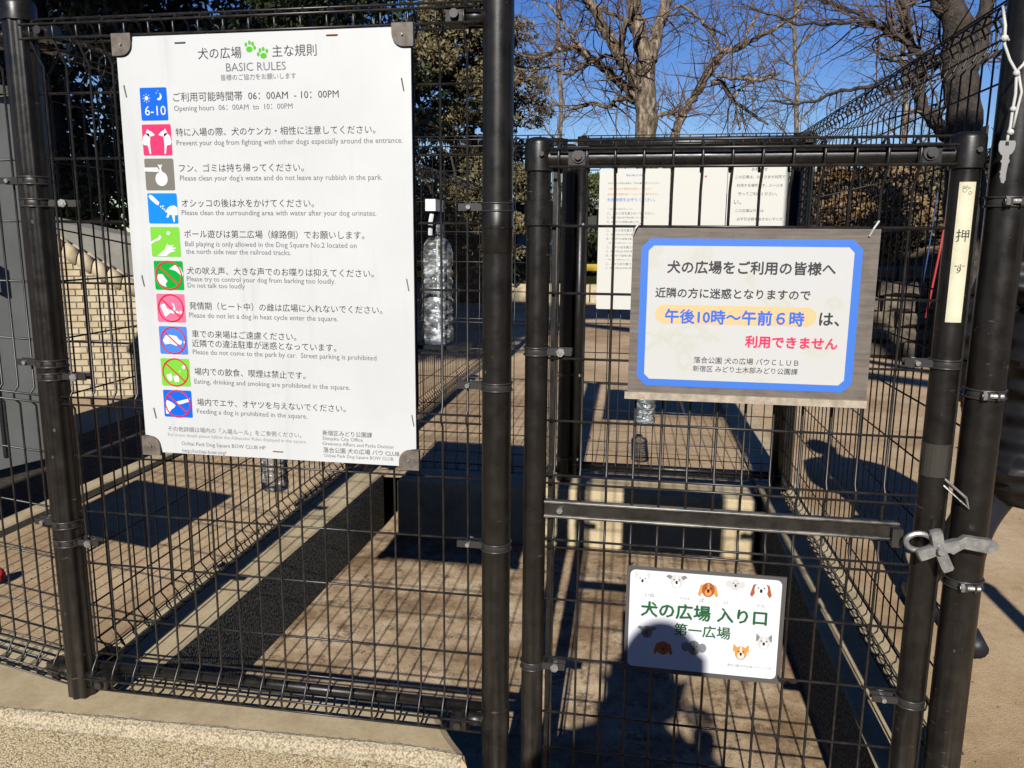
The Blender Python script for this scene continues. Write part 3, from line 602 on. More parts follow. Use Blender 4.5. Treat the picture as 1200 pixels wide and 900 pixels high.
def rrect(x0, z0, x1, z1, r, n=5):
    p = []
    for cx, cz, a in ((x1-r, z1-r, 0), (x0+r, z1-r, PI/2), (x0+r, z0+r, PI), (x1-r, z0+r, 1.5*PI)):
        p += [(cx+r*math.cos(a+PI/2*k/n), cz+r*math.sin(a+PI/2*k/n)) for k in range(n+1)]
    return p
def ring2d(b, cx, cz, r, w_, y, n=28):
    v = [(cx+rr*math.cos(2*PI*k/n), y, cz+rr*math.sin(2*PI*k/n)) for rr in (r, r-w_) for k in range(n)]
    b.add(v, [(k, n+k, n+(k+1) % n, (k+1) % n) for k in range(n)])
def bar2d(b, x0, z0, x1, z1, w_, y):
    d = Vector((x1-x0, z1-z0)).normalized(); nx, nz = -d.y*w_/2, d.x*w_/2
    b.plate([(x0+nx, z0+nz), (x0-nx, z0-nz), (x1-nx, z1-nz), (x1+nx, z1+nz)], y)

# ------------------------------------------------------------------ rules sign
SY = 1.452
AX0, AX1, AZ0, AZ1 = -1.019, -0.438, -0.441+CZ, 0.370+CZ
sA = thing('rules_sign', 'big white rules sign headed BASIC RULES with ten coloured icons', 'sign', (-0.73, SY, 0.85))
off = (-0.73, SY, 0.85)
def lp2(P): return [(x-off[0], z-off[2]) for x, z in P]
b = MB(); b.plate(lp2([(AX0, AZ0), (AX1, AZ0), (AX1, AZ1), (AX0, AZ1)]), 0.0025, .004); b.build('backing_board', M['boardgrey'], sA)
k = .036; pts = []
for cx, cz, sx, sz in ((AX1, AZ1, -1, -1), (AX0, AZ1, 1, -1), (AX0, AZ0, 1, 1), (AX1, AZ0, -1, 1)):
    arc = [(cx+sx*(k*math.cos(a)), cz+sz*(k*math.sin(a))) for a in [PI/2*j/6 for j in range(7)]]
    if (sx < 0) == (sz < 0): arc = arc[::-1]
    pts += arc[::-1] if False else arc
def order(P):   # keep the outline in angular order round the centre
    mx = (AX0+AX1)/2; mz = (AZ0+AZ1)/2; return sorted(P, key=lambda p: math.atan2((p[1]-mz)*0.7, p[0]-mx))
b = MB(); b.plate(lp2(order(pts)), 0, .0022); b.build('printed_sheet', M['white'], sA)
for cx, cz, sx, sz in ((AX1, AZ1, -1, -1), (AX0, AZ1, 1, -1), (AX0, AZ0, 1, 1), (AX1, AZ0, -1, 1)):
    r = .034; e = .006
    P = [(cx-sx*e, cz-sz*e), (cx+sx*r, cz-sz*e), (cx+sx*r, cz+sz*.012)]+[(cx+sx*(.012+(r-.012)*math.cos(a)), cz+sz*(.012+(r-.012)*math.sin(a))) for a in [PI/2*j/5 for j in range(1, 6)]]+[(cx-sx*e, cz+sz*r)]
    b = MB(); b.plate(lp2(P), -.005, .011); o = b.build('corner_plate', M['cornerplate'], sA)
    b = MB(); b.tube([(cx+sx*.014-off[0], -.0085, cz+sz*.014-off[2]), (cx+sx*.014-off[0], -.005, cz+sz*.014-off[2])], .002, 8); b.build('rivet', M['steel'], o)
Y1 = SY-.0004; Y2 = SY-.0009; Y3 = SY-.0013
def TA(s, xl, xr, cy, m='inkgrey', bold=0.0, zx=None):
    p, q = at(xl, cy, SY), at(xr, cy, SY); text(s, p.x, q.x, p.z, Y1, M[m], sA, off, bold, zx)
for a in [("犬の広場", 232, 283, 63, 'ink'), ("主な規則", 319, 371, 60, 'ink'), ("BASIC RULES", 265, 335, 79, 'inkgrey'), ("皆様のご協力をお願いします", 259, 347, 91, 'inkgrey'),
    ("ご利用可能時間帯  06：00AM  - 10：00PM", 203, 397, 114, 'ink'), ("Opening hours  06：00AM  to  10：00PM", 204, 343, 128, 'inkgrey'),
    ("特に入場の際、犬のケンカ・相性に注意してください。", 206, 440, 155, 'ink'), ("Prevent your dog from fighting with other dogs especially around the entrance.", 207, 472, 168.5, 'inkgrey'),
    ("フン、ゴミは持ち帰ってください。", 210, 356, 197, 'ink'), ("Please clean your dog's waste and do not leave any rubbish in the park.", 211, 448, 209.5, 'inkgrey'),
    ("オシッコの後は水をかけてください。", 213, 368, 238, 'ink'), ("Please clean the surrounding area with water after your dog urinates.", 213, 441, 250, 'inkgrey'),
    ("ボール遊びは第二広場（線路側）でお願いします。", 216, 427, 274, 'ink'), ("Ball playing is only allowed in the Dog Square No.2 located on", 217, 418, 286.5, 'inkgrey'), ("the north side near the railroad tracks.", 218, 341, 294.5, 'inkgrey'),
    ("犬の吠え声、大きな声でのお喋りは抑えてください。", 219, 438, 317, 'ink'), ("Please try to control your dog from barking too loudly.", 219, 393, 327.5, 'inkgrey'), ("Do not talk too loudly", 220, 287, 335, 'inkgrey'),
    ("発情期（ヒート中）の雌は広場に入れないでください。", 222, 448, 358, 'ink'), ("Please do not let a dog in heat cycle enter the square.", 222, 396, 370, 'inkgrey'),
    ("車での来場はご遠慮ください。", 225, 347, 391, 'ink'), ("近隣での違法駐車が迷惑となっています。", 225, 394, 402, 'ink'), ("Please do not come to the park by car.  Street parking is prohibited", 226, 441, 413, 'inkgrey'),
    ("場内での飲食、喫煙は禁止です。", 228, 358, 435, 'ink'), ("Eating, drinking and smoking are prohibited in the square.", 228, 410, 447.5, 'inkgrey'),
    ("場内でエサ、オヤツを与えないでください。", 231, 405, 471, 'ink'), ("Feeding a dog is prohibited in the square.", 231, 360, 482.5, 'inkgrey'),
    ("その他詳細は場内の「入場ルール」をご参照ください。", 197, 353, 502, 'inkgrey'), ("For more details please follow the Admission Rules displayed in the square.", 197, 359, 509.5, 'inklight'),
    ("Ochiai Park Dog Square BOW CLUB HP", 213, 311, 520, 'inkgrey'), ("http://ochiai-bow.org/", 214, 265, 528.5, 'inkgrey'),
    ("新宿区みどり公園課", 378, 436, 507, 'ink'), ("Shinjuku City Office", 378, 425, 514, 'inkgrey'), ("Greenery Affairs and Parks Division", 378, 461, 520, 'inkgrey'),
    ("落合公園 犬の広場 バウ CLUB", 379, 468, 527, 'ink'), ("Ochiai Park Dog Square BOW CLUB", 380, 461, 534, 'inkgrey')]:
    TA(*a[:4], m=a[4])
# paw prints
for cx, cy, rot in ((293, 55, -.35), (308, 62.5, .3)):
    p = at(cx, cy, SY); b = MB(); px_, pz_ = p.x-off[0], p.z-off[2]; s = .0125
    def rp(u, v): return (px_+s*(u*math.cos(rot)-v*math.sin(rot)), pz_+s*(u*math.sin(rot)+v*math.cos(rot)))
    for u, v, r1, r2 in ((0, -.35, .52, .42), (-.72, .12, .23, .3), (-.27, .55, .23, .32), (.27, .55, .23, .32), (.72, .12, .23, .3)):
        c = rp(u, v); b.plate(circ(c[0], c[1], r1*s, 12, r2*s), -.0004)
    b.build('paw_print', M['paw'], sA)
# icon tiles
ICX0, ICX1 = at(163, 103, SY).x, at(195, 103, SY).x
cy_list = [(163.5, 195, 103, 141, 'tileblue'), (166, 200, 146, 182, 'tilepink'), (169, 203, 186, 223, 'tilegrey'), (172.5, 207, 226.5, 262, 'tilesky'), (176, 210, 266, 301, 'tilelime'),
    (180, 214, 305.5, 340, 'tilegreen'), (183, 216, 344, 378, 'tilerose'), (186, 218.5, 382, 415.5, 'tileviolet'), (188, 221.5, 419.5, 453, 'tilelime'), (191, 224, 456.5, 489.5, 'tileblue')]
def icon(i, xl, xr, yt, yb, m):
    a, c = at(xl, yt, SY), at(xr, yb, SY); x0 = a.x-off[0]; x1 = at(xr, yt, SY).x-off[0]; z1 = a.z-off[2]; z0 = c.z-off[2]
    b = MB(); b.plate(rrect(x0, z0, x1, z1, .003), -.0004); t = b.build('icon_tile', M[m], sA)
    W, H = x1-x0, z1-z0
    U = lambda u, v: (x0+u*W, z0+v*H)
    PL = lambda L: [U(u, v) for u, v in L]
    b = MB(); y = -.0008; E = lambda u, v, r, rz=None: b.plate(circ(*U(u, v), r*W, 16, (rz or r)*W), y)
    if i == 0:
        E(.24, .68, .07)
        for k_ in range(8): a_ = PI/4*k_; bar2d(b, *U(.24+.1*math.cos(a_), .68+.1*math.sin(a_)), *U(.24+.14*math.cos(a_), .68+.14*math.sin(a_)), .02*W, y)
        mo = [(.70+.11*math.cos(a_), .72+.11*math.sin(a_)) for a_ in [-2.2+3.4*k_/10 for k_ in range(11)]]+[(.66+.09*math.cos(a_), .76+.09*math.sin(a_)) for a_ in [1.2-3.0*k_/8 for k_ in range(9)]]
        b.plate(PL(mo), y); E(.62, .83, .018); E(.68, .90, .014)
        text('6-10', x0+.15*W+off[0], x0+.93*W+off[0], z0+.30*H+off[2], Y2, M['white_ink'], t, off)
    elif i == 1:
        for s_, o_ in ((1, 0), (-1, 1)):
            q = lambda L: PL([(o_+s_*u, v) for u, v in L])
            b.plate(q([(.0, .42), (.04, .62), (.14, .72), (.24, .70), (.27, .55), (.25, .38), (.27, .05), (.22, .05), (.17, .32), (.04, .34)]), y)
            b.plate(q([(.12, .70), (.16, .80), (.20, .86), (.24, .80), (.34, .76), (.44, .66), (.34, .62), (.24, .60)]), y)
    elif i == 2:
        b.plate(PL([(0, .60), (0, .72), (.44, .72), (.50, .62), (.44, .58)]), y); E(.56, .36, .21, .22)
        b.plate(PL([(.48, .55), (.62, .55), (.56, .68), (.62, .82), (.55, .79), (.46, .82), (.52, .68)]), y-.0001)
    elif i == 3:
        b.plate(PL([(.04, .90), (.10, .96), (.20, .90), (.40, .70), (.36, .60), (.28, .64), (.10, .80)]), y)
        for u, v in ((.44, .56), (.50, .50), (.56, .46), (.52, .58), (.60, .40)): E(u, v, .025)
        b.plate(PL([(.60, .40), (.66, .50), (.76, .58), (.90, .60), (1.0, .52), (1.0, .28), (.90, .28), (.88, .05), (.84, .05), (.80, .28), (.72, .30), (.68, .20), (.60, .20), (.66, .34)]), y-.0001)
    elif i == 4:
        E(.62, .80, .06); b.plate(PL([(.0, .50), (.14, .58), (.26, .64), (.32, .74), (.38, .66), (.30, .56), (.16, .52), (.0, .42)]), y)
        b.plate(PL([(.18, .02), (.46, .24), (.56, .44), (.62, .38), (.80, .40), (.70, .32), (.88, .30), (.72, .24), (.84, .20), (.64, .14), (.50, .02)]), y-.0001)
    elif i == 5:
        b.plate(PL([(.06, .40), (.14, .54), (.28, .54), (.36, .42), (.44, .30), (.36, .20), (.40, .10), (.24, .16), (.10, .26)]), y)
        b.plate(PL([(.52, .72), (.66, .82), (.78, .88), (.92, .76), (1.0, .56), (.96, .46), (.82, .60), (.74, .66), (.64, .70)]), y)
    elif i == 6:
        b.plate(PL([(.12, .60), (.28, .66), (.36, .48), (.54, .42), (.60, .56), (.52, .70), (.62, .64), (.66, .46), (.58, .30), (.48, .34), (.28, .18), (.22, .34)]), y); E(.84, .36, .05)
        b.plate(PL([(.62, .36), (.70, .42), (.80, .34), (.68, .30)]), y-.0001)
    elif i == 7:
        b.plate(PL([(.12, .48), (.22, .66), (.34, .70), (.62, .66), (.70, .54), (.82, .48), (.78, .36), (.66, .36), (.60, .30), (.40, .38), (.28, .36), (.20, .34)]), y); E(.90, .44, .04)
    elif i == 8:
        b.plate(PL([(.18, .40), (.36, .46), (.38, .22), (.28, .16), (.22, .24)]), y); b.plate(PL([(.42, .36), (.60, .40), (.62, .16), (.46, .14)]), y); E(.80, .70, .06); E(.66, .54, .03)
    elif i == 9:
        b.plate(PL([(.06, .56), (.14, .62), (.30, .54), (.42, .44), (.36, .34), (.28, .30), (.14, .10), (.06, .12)]), y); b.plate(PL([(.46, .58), (.60, .62), (.94, .72), (.92, .60), (.64, .50), (.52, .48)]), y)
    b.build('pictogram', M['white_ink'], t)
    if i >= 5:
        b = MB(); ring2d(b, *U(.5, .5), .46*W, .045*W, -.0012); a_ = math.radians(135)
        bar2d(b, *U(.5+.44*math.cos(a_), .5+.44*math.sin(a_)), *U(.5-.44*math.cos(a_), .5-.44*math.sin(a_)), .045*W, -.00125); b.build('ban_ring', M['ring'], t)
for i, q in enumerate(cy_list): icon(i, *q)
# cable-tie loops showing through the sheet
for px, py, ang, m in ((211, 50, 0, 'inkgrey'), (389, 41, 0, 'dogbrown'), (147, 107, 1, 'inkgrey'), (472, 99, 1, 'ink'), (168, 329, 1, 'inkgrey'), (478, 334, 1, 'inkgrey'), (182, 484, 1, 'inkgrey'), (484, 493, 1, 'inkgrey'), (326, 529, 0, 'dogbrown')):
    p = at(px, py, SY); L = .011; dx, dz = (L, 0) if not ang else (0.002, L)
    b = MB(); b.tube([(p.x-off[0]-dx, .001, p.z-off[2]+dz), (p.x-off[0]-dx*.9, -.0016, p.z-off[2]+dz*.9), (p.x-off[0]+dx*.9, -.0016, p.z-off[2]-dz*.9), (p.x-off[0]+dx, .001, p.z-off[2]-dz)], .0011, 5); b.build('fixing_wire', M[m], sA)

# ------------------------------------------------------------------ gate notice with blue border
NY = 1.446
BX0, BX1, BZ0, BZ1 = -0.034, 0.378, -0.281+CZ, 0.021+CZ
sB = thing('hours_notice', 'blue bordered closing hours notice wired to the gate', 'sign', ((BX0+BX1)/2, NY, BZ0)); off = ((BX0+BX1)/2, NY, BZ0)
b = MB(); b.plate(lp2([(BX0, BZ0), (BX1, BZ0), (BX1, BZ1), (BX0, BZ1)]), .0012, .006); b.build('backing_board', M['boardgrey'], sB)
def octo(x0, z0, x1, z1, c): return [(x0+c, z0), (x1-c, z0), (x1, z0+c), (x1, z1-c), (x1-c, z1), (x0+c, z1), (x0, z1-c), (x0, z0+c)]
b = MB(); b.plate(lp2(octo(BX0+.0155, BZ0+.021, BX1-.026, BZ1-.018, .016)), .0006, .001); b.build('blue_border', M['inkborder'], sB)
b = MB(); b.plate(lp2(octo(BX0+.0285, BZ0+.0335, BX1-.0395, BZ1-.0305, .009)), .0001, .001); b.build('paper_sheet', M['laminate'], sB)
b = MB(); b.box((BX0-.005-off[0], -.007, -.004), (BX1-off[0], .0008, .009)); b.build('ledge', M['ledge'], sB)
def TB(s, xl, xr, cy, m, bold): p, q = at(xl, cy, NY), at(xr, cy, NY); text(s, p.x, q.x, p.z, NY-.0006, M[m], sB, off, bold)
TB("犬の広場をご利用の皆様へ", 782, 980, 312.5, 'ink', .022); TB("近隣の方に迷惑となりますので", 768, 950, 342.5, 'ink', .016)
p, q = at(768, 356.5, NY), at(956, 383, NY)
b = MB(); b.plate(lp2(rrect(p.x, q.z, q.x, p.z, (p.z-q.z)/2-.0005, 8)), -.0002); b.build('highlight', M['inkorange'], sB)
TB("午後10時～午前６時", 779, 943, 370, 'inkblue', .03); TB("は、", 960, 984, 374, 'ink', .02); TB("利用できません", 873, 982, 400, 'inkred', .03)
TB("落合公園 犬の広場 バウＣＬＵＢ", 813, 936, 421.5, 'ink', .0); TB("新宿区 みどり土木部みどり公園課", 812, 935, 431.5, 'ink', .0)
for px in (746, 1024):
    p = at(px, 268, NY); b = MB(); x, z = p.x-off[0], p.z-off[2]
    b.tube([(x+.008, .03, z+.010), (x+.006, -.004, z+.012), (x-.002, -.008, z), (x-.006, -.002, z-.012), (x-.006, .01, z-.012)], .0016, 6); b.build('wire_tie', M['string'], sB)

# ------------------------------------------------------------------ entrance notice with the dog faces
CY = 1.452
DX0, DX1, DZ0, DZ1 = -0.0165, 0.2620, -0.818+CZ, -0.619+CZ
sC = thing('entrance_notice', 'small white entrance notice with green lettering and dog faces', 'sign', (.12, CY, DZ0)); off = (.12, CY, DZ0)
b = MB(); b.plate(lp2([(DX0-.007, DZ0-.010), (DX1+.008, DZ0-.010), (DX1+.008, DZ1+.006), (DX0-.007, DZ1+.006)]), .001, .004); b.build('clear_case', M['clearcase'], sC)
b = MB(); b.plate(lp2(rrect(DX0, DZ0, DX1, DZ1, .010)), -.0004, .001); b.build('paper_sheet', M['cleanpaper'], sC)
def PC(px, py): p = at(px, py, CY); return p.x-off[0], p.z-off[2]
def TC(s, xl, xr, yl, m, bold, yr=None):
    p, q = at(xl, yl, CY), at(xr, yr or yl, CY); text(s, p.x, q.x, (p.z+q.z)/2, CY-.0009, M[m], sC, off, bold*1.6)
TC("犬の広場", 751, 833, 712, 'inkgreen', .02, 720); TC("入り口", 840, 899, 720, 'inkgreen', .02, 725); TC("第一広場", 790, 856, 736, 'inkgreen', .012, 743)
for s, a_, c_, y_ in (("いぬ", 756, 767, 697), ("ひろば", 797, 808, 701), ("ば", 820, 825, 703), ("い", 848, 853, 706), ("ぐち", 887, 896, 710)): TC(s, a_, c_, y_, 'inkgrey', 0)
TC("落合公園 犬の広場 バウＣＬＵＢ", 852, 903, 778, 'inkgrey', 0, 784)
def face(px, py, s, fur, ear, kind, muzzle='white_ink'):
    cx, cz = PC(px, py); y = -.0009; b = MB()
    if kind == 'long':
        for d in (-1, 1): b.plate([(cx+d*.35*s, cz+.62*s), (cx+d*.75*s, cz+.45*s), (cx+d*1.0*s, cz-.55*s), (cx+d*.80*s, cz-.80*s), (cx+d*.55*s, cz-.35*s)], y)
    elif kind == 'prick':
        for d in (-1, 1): b.plate([(cx+d*.25*s, cz+.45*s), (cx+d*.78*s, cz+1.0*s), (cx+d*.80*s, cz+.05*s)], y)
    elif kind == 'fold':
        for d in (-1, 1): b.plate([(cx+d*.25*s, cz+.5*s), (cx+d*.85*s, cz+.70*s), (cx+d*1.1*s, cz+.45*s), (cx+d*.6*s, cz+.15*s)], y)
    else:
        for d in (-1, 1): b.plate(circ(cx+d*.8*s, cz+.05*s, .4*s, 12, .5*s), y)
    o = b.build('ear_print', M[ear], sC)
    b = MB(); b.plate(circ(cx, cz, .62*s, 18, .78*s), y-.0002); f_ = b.build('face_print', M[fur], sC)
    b = MB(); b.plate(circ(cx, cz-.30*s, .34*s, 14, .36*s), y-.0004); b.plate([(cx-.08*s, cz+.7*s), (cx-.12*s, cz-.2*s), (cx+.12*s, cz-.2*s), (cx+.08*s, cz+.7*s)], y-.0004); b.build('muzzle_print', M[muzzle], f_)
    b = MB(); b.plate(circ(cx, cz-.22*s, .12*s, 10, .09*s), y-.0006)
    for d in (-1, 1): b.plate(circ(cx+d*.27*s, cz+.18*s, .08*s, 8), y-.0006)
    b.build('eyes_and_nose', M['ink'], f_)
_face = face
def face(px, py, s, *a): _face(px, py, s*1.4, *a)
face(753, 679, .0125, 'white_ink', 'dogpale', 'prick'); face(793, 681, .0130, 'dogpale', 'doggrey', 'fold'); face(830, 691, .0135, 'dogbrown', 'dogorange', 'long', 'dogorange')
face(862, 685, .0105, 'dogpale', 'dogpale', 'puff', 'dogpale'); face(892, 691, .0140, 'white_ink', 'dogbrown', 'long')
face(758, 740, .0120, 'doggrey', 'doggrey', 'fold', 'inkgrey'); face(777, 759, .0130, 'dogbrown', 'dogbrown', 'long', 'dogbrown'); face(813, 759, .0140, 'doggrey', 'doggrey', 'puff', 'inkgrey')
face(868, 765, .0130, 'dogorange', 'dogorange', 'prick'); face(895, 753, .0130, 'dogpale', 'doggrey', 'prick')
for px, py in ((740, 657), (914, 795)):
    x, z = PC(px, py); b = MB(); b.tube([(x-.003, .035, z+.006), (x-.004, -.006, z+.005), (x+.001, -.007, z-.005), (x+.004, .006, z-.006)], .0013, 5); b.build('wire_tie', M['black'], sC)

# ------------------------------------------------------------------ paper notices on the inner gate
def notice(label, px0, px1, pyt, pyb, Y, lines, m='paper', group=None):
    a, c = at(px0, pyt, Y), at(px1, pyt, Y); d = at(px0, pyb, Y)
    t = thing('paper_notice', label, 'notice', (a.x, Y, d.z), 0, group); o_ = (a.x, Y, d.z)
    W, H = c.x-a.x, a.z-d.z
    b = MB(); b.plate(rrect(0, 0, W, H, .006), 0, .003); b.build('paper_sheet', M[m], t)
    for s, u0, u1, v, mt in lines: text(s, a.x+u0*W, a.x+u1*W, d.z+v*H, Y-.0005, M[mt], t, o_)
    return t
NYY = 3.315
ln = [("落合公園 犬の広場", .38, .62, .955, 'inkblue')]
body1 = ["犬の広場をご利用の皆様は、下記の事項を守ってください。", "入場の際は必ず登録証を提示してください。", "狂犬病予防接種を受けていない犬は入場できません。"]
for i, s in enumerate(body1): ln.append((s, .12, .86-.1*(i % 2), .90-.038*i, 'dogorange' if i else 'inkgrey'))
ln.append(("利用時間をお守りください。", .12, .80, .785, 'inkblue'))
for i in range(15): ln.append((["一、広場内では飼い主の責任で利用してください。", "二、犬から目を離さないでください。", "三、排せつ物は必ず持ち帰ってください。", "四、広場内での飲食は禁止です。"][i % 4], .12, .50+.10*((i*7) % 4), .72-.030*i, 'inkgrey'))
notice('tall text notice hanging at the left of the inner gate notices', 703, 786, 198, 362, NYY, ln)
notice('blank sun bleached sheet between the two printed inner notices', 787, 853, 196, 330, NYY+.001, [("・", .60, .64, .92, 'inkred')])
notice('notice of evenly spaced short text lines beside the corner post', 854, 926, 195, 330, NYY-.001,
       [("お知らせ", .38, .64, .975, 'ink')]+[(s, .12 + .03*(i % 3), .12+.03*(i % 3)+len(s)*.058, .91-.072*i, 'ink') for i, (s, u) in enumerate([("この広場は、みなさまが共同で", .93), ("利用する場所です。ルールを", .90), ("守ってご利用ください。", .88), ("い。", .28), ("この広場以外では", .62), ("必ず引き綱を放さないでくだ", .92), ("い。", .30), ("この広場の犬に関するお", .93), ("い。お問い合わせは下記まで", .88), ("連絡をお願いします。", .80)])])

# ------------------------------------------------------------------ label strip on the latch stile
r_ = .0243; strip = MB(); zt_, zb_ = Zf(1132, 213, 1.465), Zf(1115, 378, 1.465)
A0, A1, nseg = -PI/2-.62, -PI/2+.46, 8
v = []
for z in (zb_, zt_):
    for k in range(nseg+1): a = A0+(A1-A0)*k/nseg; v.append((r_*math.cos(a), r_*math.sin(a), z))
strip.add(v, [(k, k+1, nseg+2+k, nseg+1+k) for k in range(nseg)])
lb = thing('push_label', 'cream tape strip reading push in Japanese on the gate stile', 'label', (GX1, GY, 0))
strip.build('tape_strip', M['tape'], lb, True)
def curved_text(s, zc, h, parent):
    o = text(s, -h/2, h/2, zc, 0, M['ink'], parent, (0, 0, 0))
    me = o.data; n = len(me.vertices); co = np.empty(n*3); me.vertices.foreach_get('co', co); co = co.reshape(-1, 3)
    a = (A0+A1)/2+co[:, 0]/r_; co[:, 0] = (r_+.0004)*np.cos(a); co[:, 1] = (r_+.0004)*np.sin(a); me.vertices.foreach_set('co', co.ravel()); me.update()
curved_text('押', Zf(1126, 276, 1.465), .020, lb); curved_text('す', Zf(1121, 315, 1.465), .015, lb)
b = MB(); zc = Zf(1133, 223, 1.465)
for u, v_, rr in ((-.004, 0, .003), (-.006, .005, .0016), (-.002, .006, .0016), (.002, .004, .0016), (.004, -.004, .0024)):
    pts = []
    for k in range(13): a = (A0+A1)/2+(u+rr*math.cos(PI*k/6))/r_; pts.append(((r_+.0004)*math.cos(a), (r_+.0004)*math.sin(a), zc+v_+rr*math.sin(PI*k/6)))
    b.tube(pts, .0003, 4, caps=False)
b.build('doodle', M['inkgrey'], lb)

# ------------------------------------------------------------------ key on a cord
kt = thing('hanging_key', 'silver door key hanging on a white knotted cord', 'key', (0, 0, 0))
KY = 1.425
def kp(px, py, Y=KY): return at(px, py, Y)
b = MB(); b.tube([kp(1175, 8, 1.46), kp(1178, 30), kp(1177, 52), kp(1183, 70), kp(1191, 84), kp(1190, 110), kp(1186, 132), kp(1184, 148), kp(1181, 160), kp(1180, 168)], .0024, 7)
b.tube([kp(1193, 84), kp(1197, 108), kp(1191, 132), kp(1187, 150)], .0022, 7); b.tube([kp(1191, 84), kp(1199, 76), kp(1207, 62, 1.45)], .0024, 7)
b.tube([kp(1172, 46), kp(1180, 43), kp(1182, 48)], .0022, 7)
b.build('cord', M['string'], kt, True)
for px, py, r in ((1177, 45, .006), (1191, 86, .0055), (1187, 128, .005), (1184, 155, .0055)):
    p = kp(px, py, KY-.001); b = MB(); b.lathe([(r*.2, -r), (r*.85, -r*.5), (r, 0), (r*.8, r*.6), (r*.2, r)], p, 10); b.build('knot', M['string'], kt, True)
a = kp(1180, 165); s = .0017
K = [(-7, 0), (-8, -4), (-7.5, -10), (-5, -14), (-3.2, -15), (-3.2, -19), (-4.6, -21), (-3.0, -23), (-3.2, -30), (-4.2, -32), (-3, -34), (-3.6, -37), (-2.4, -39), (-1.6, -43), (1.0, -44), (2.6, -40), (2.4, -34), (3.2, -24), (4.6, -21), (3.4, -18), (3.6, -14.5), (6, -13), (8, -9), (8.5, -3), (7.5, 0)]
b = MB(); b.plate([(a.x+x*s*.88, a.z+z*s*.88) for x, z in K], KY-.002, .0022); b.build('key_blade', M['key'], kt)
b = MB(); b.plate([(a.x+x*s*.88, a.z+z*s*.88) for x, z in [(-1.6, -1), (-1.8, -5), (1.8, -5), (1.6, -1)]], KY-.0023); b.build('key_hole', M['black'], kt)

# ------------------------------------------------------------------ water bottles
def bottle(label, x, y, z0, r, h, spray=True):
    t = thing('water_bottle', label, 'bottle', (x, y, z0), 0, None)
    prof = [(r*.55, .002), (r*.86, 0), (r*.97, .006), (r, .02)]
    body = h*.76; nr = 7
    for k in range(nr):
        za = .03+(body-.045)*k/nr; dz = (body-.045)/nr
        prof += [(r, za), (r*.90, za+dz*.30), (r*.90, za+dz*.42), (r, za+dz*.72)]
    prof += [(r*1.0, body), (r*.96, body+h*.03), (r*.86, body+h*.07), (r*.64, body+h*.11), (r*.40, body+h*.14), (r*.34, body+h*.19), (r*.34, body+h*.22)]
    b = MB(); b.lathe(prof, n=28); auto_smooth(b.build('bottle_body', M['pet'], t), 50)
    b = MB(); b.lathe([(r*.40, body+h*.17), (r*.42, body+h*.18), (r*.42, body+h*.235), (r*.3, body+h*.24)], n=20); o = b.build('cap', M['cap'] if not spray else M['pet'], t, True)
    b = MB(); b.lathe([(r*.70, body*.94), (r*.86, body*.5), (r*.90, .02), (r*.86, .005)], n=24)
    if spray:
        z = body+h*.235
        b2 = MB(); b2.tube([(0, 0, z), (0, 0, z+.035)], .009, 10); b2.box((-.010, -.045, z+.025), (.010, .014, z+.047)); b2.build('spray_head', M['cap'], t)
        b2 = MB(); b2.tube([(0, -.030, z+.026), (-.002, -.038, z+.005), (-.004, -.034, z-.020)], .0045, 6); b2.build('trigger', M['cap'], t)
        b2 = MB(); b2.tube([(0, 0, z), (.002, .002, .02)], .0022, 6); b2.build('dip_tube', M['cap'], t)
    return t
bp0 = at(513, 402, 1.545)
bottle('clear spray bottle of water standing behind the fence beside the rules sign', bp0.x, 1.545, bp0.z, .0315, .235)
b = MB(); b.box((-.055, -.03, -.008), (.055, .03, 0)); tag(b.build('bottle_shelf', M['black'], None, loc=(bp0.x+.01, 1.545, bp0.z-.001)), 'small black shelf holding the spray bottle', 'shelf')
p = at(323, 573, 2.62); bottle('large clear water bottle hung low below the rules sign', -1.205, 2.62, at(323, 573, 2.62).z, .048, .30, False)
bpy.data.objects['water_bottle.001'].location.x = p.x
p = at(755, 497, 3.28); bottle('clear water bottle hanging under the gate notice on the inner gate', p.x, 3.28, p.z, .044, .30, False)

# ------------------------------------------------------------------ cabinet, brick wall, boundary wall on the left
cab = thing('storage_cabinet', 'tall grey steel cabinet behind the mesh at the left edge', 'cabinet', (-3.75, 3.75, UG))
ce = on_z(57, 549, UG); cab.location = (ce.x, ce.y, UG); cab.rotation_euler = (0, 0, math.radians(-17))
top = at(38, 112, ce.y).z-UG
b = MB(); b.box((-.38, -.9, .05), (0, 0, top)); b.build('cabinet_body', M['cabinet'], cab)
b = MB(); b.box((-.40, -.92, top), (.02, .02, top+.035)); b.build('cabinet_roof', M['concretewall'], cab)
b = MB(); b.box((-.36, -.87, 0), (-.03, -.03, .05)); b.build('plinth', M['concretewall'], cab)
for y in (-.19, -.6): b = MB(); b.box((.001, y-.006, .10), (.004, y+.006, top-.05)); b.build('door_seam', M['darkwall'], cab)
b = MB(); b.box((.001, -.16, top*.5), (.018, -.14, top*.5+.12)); b.build('door_handle', M['steel'], cab)

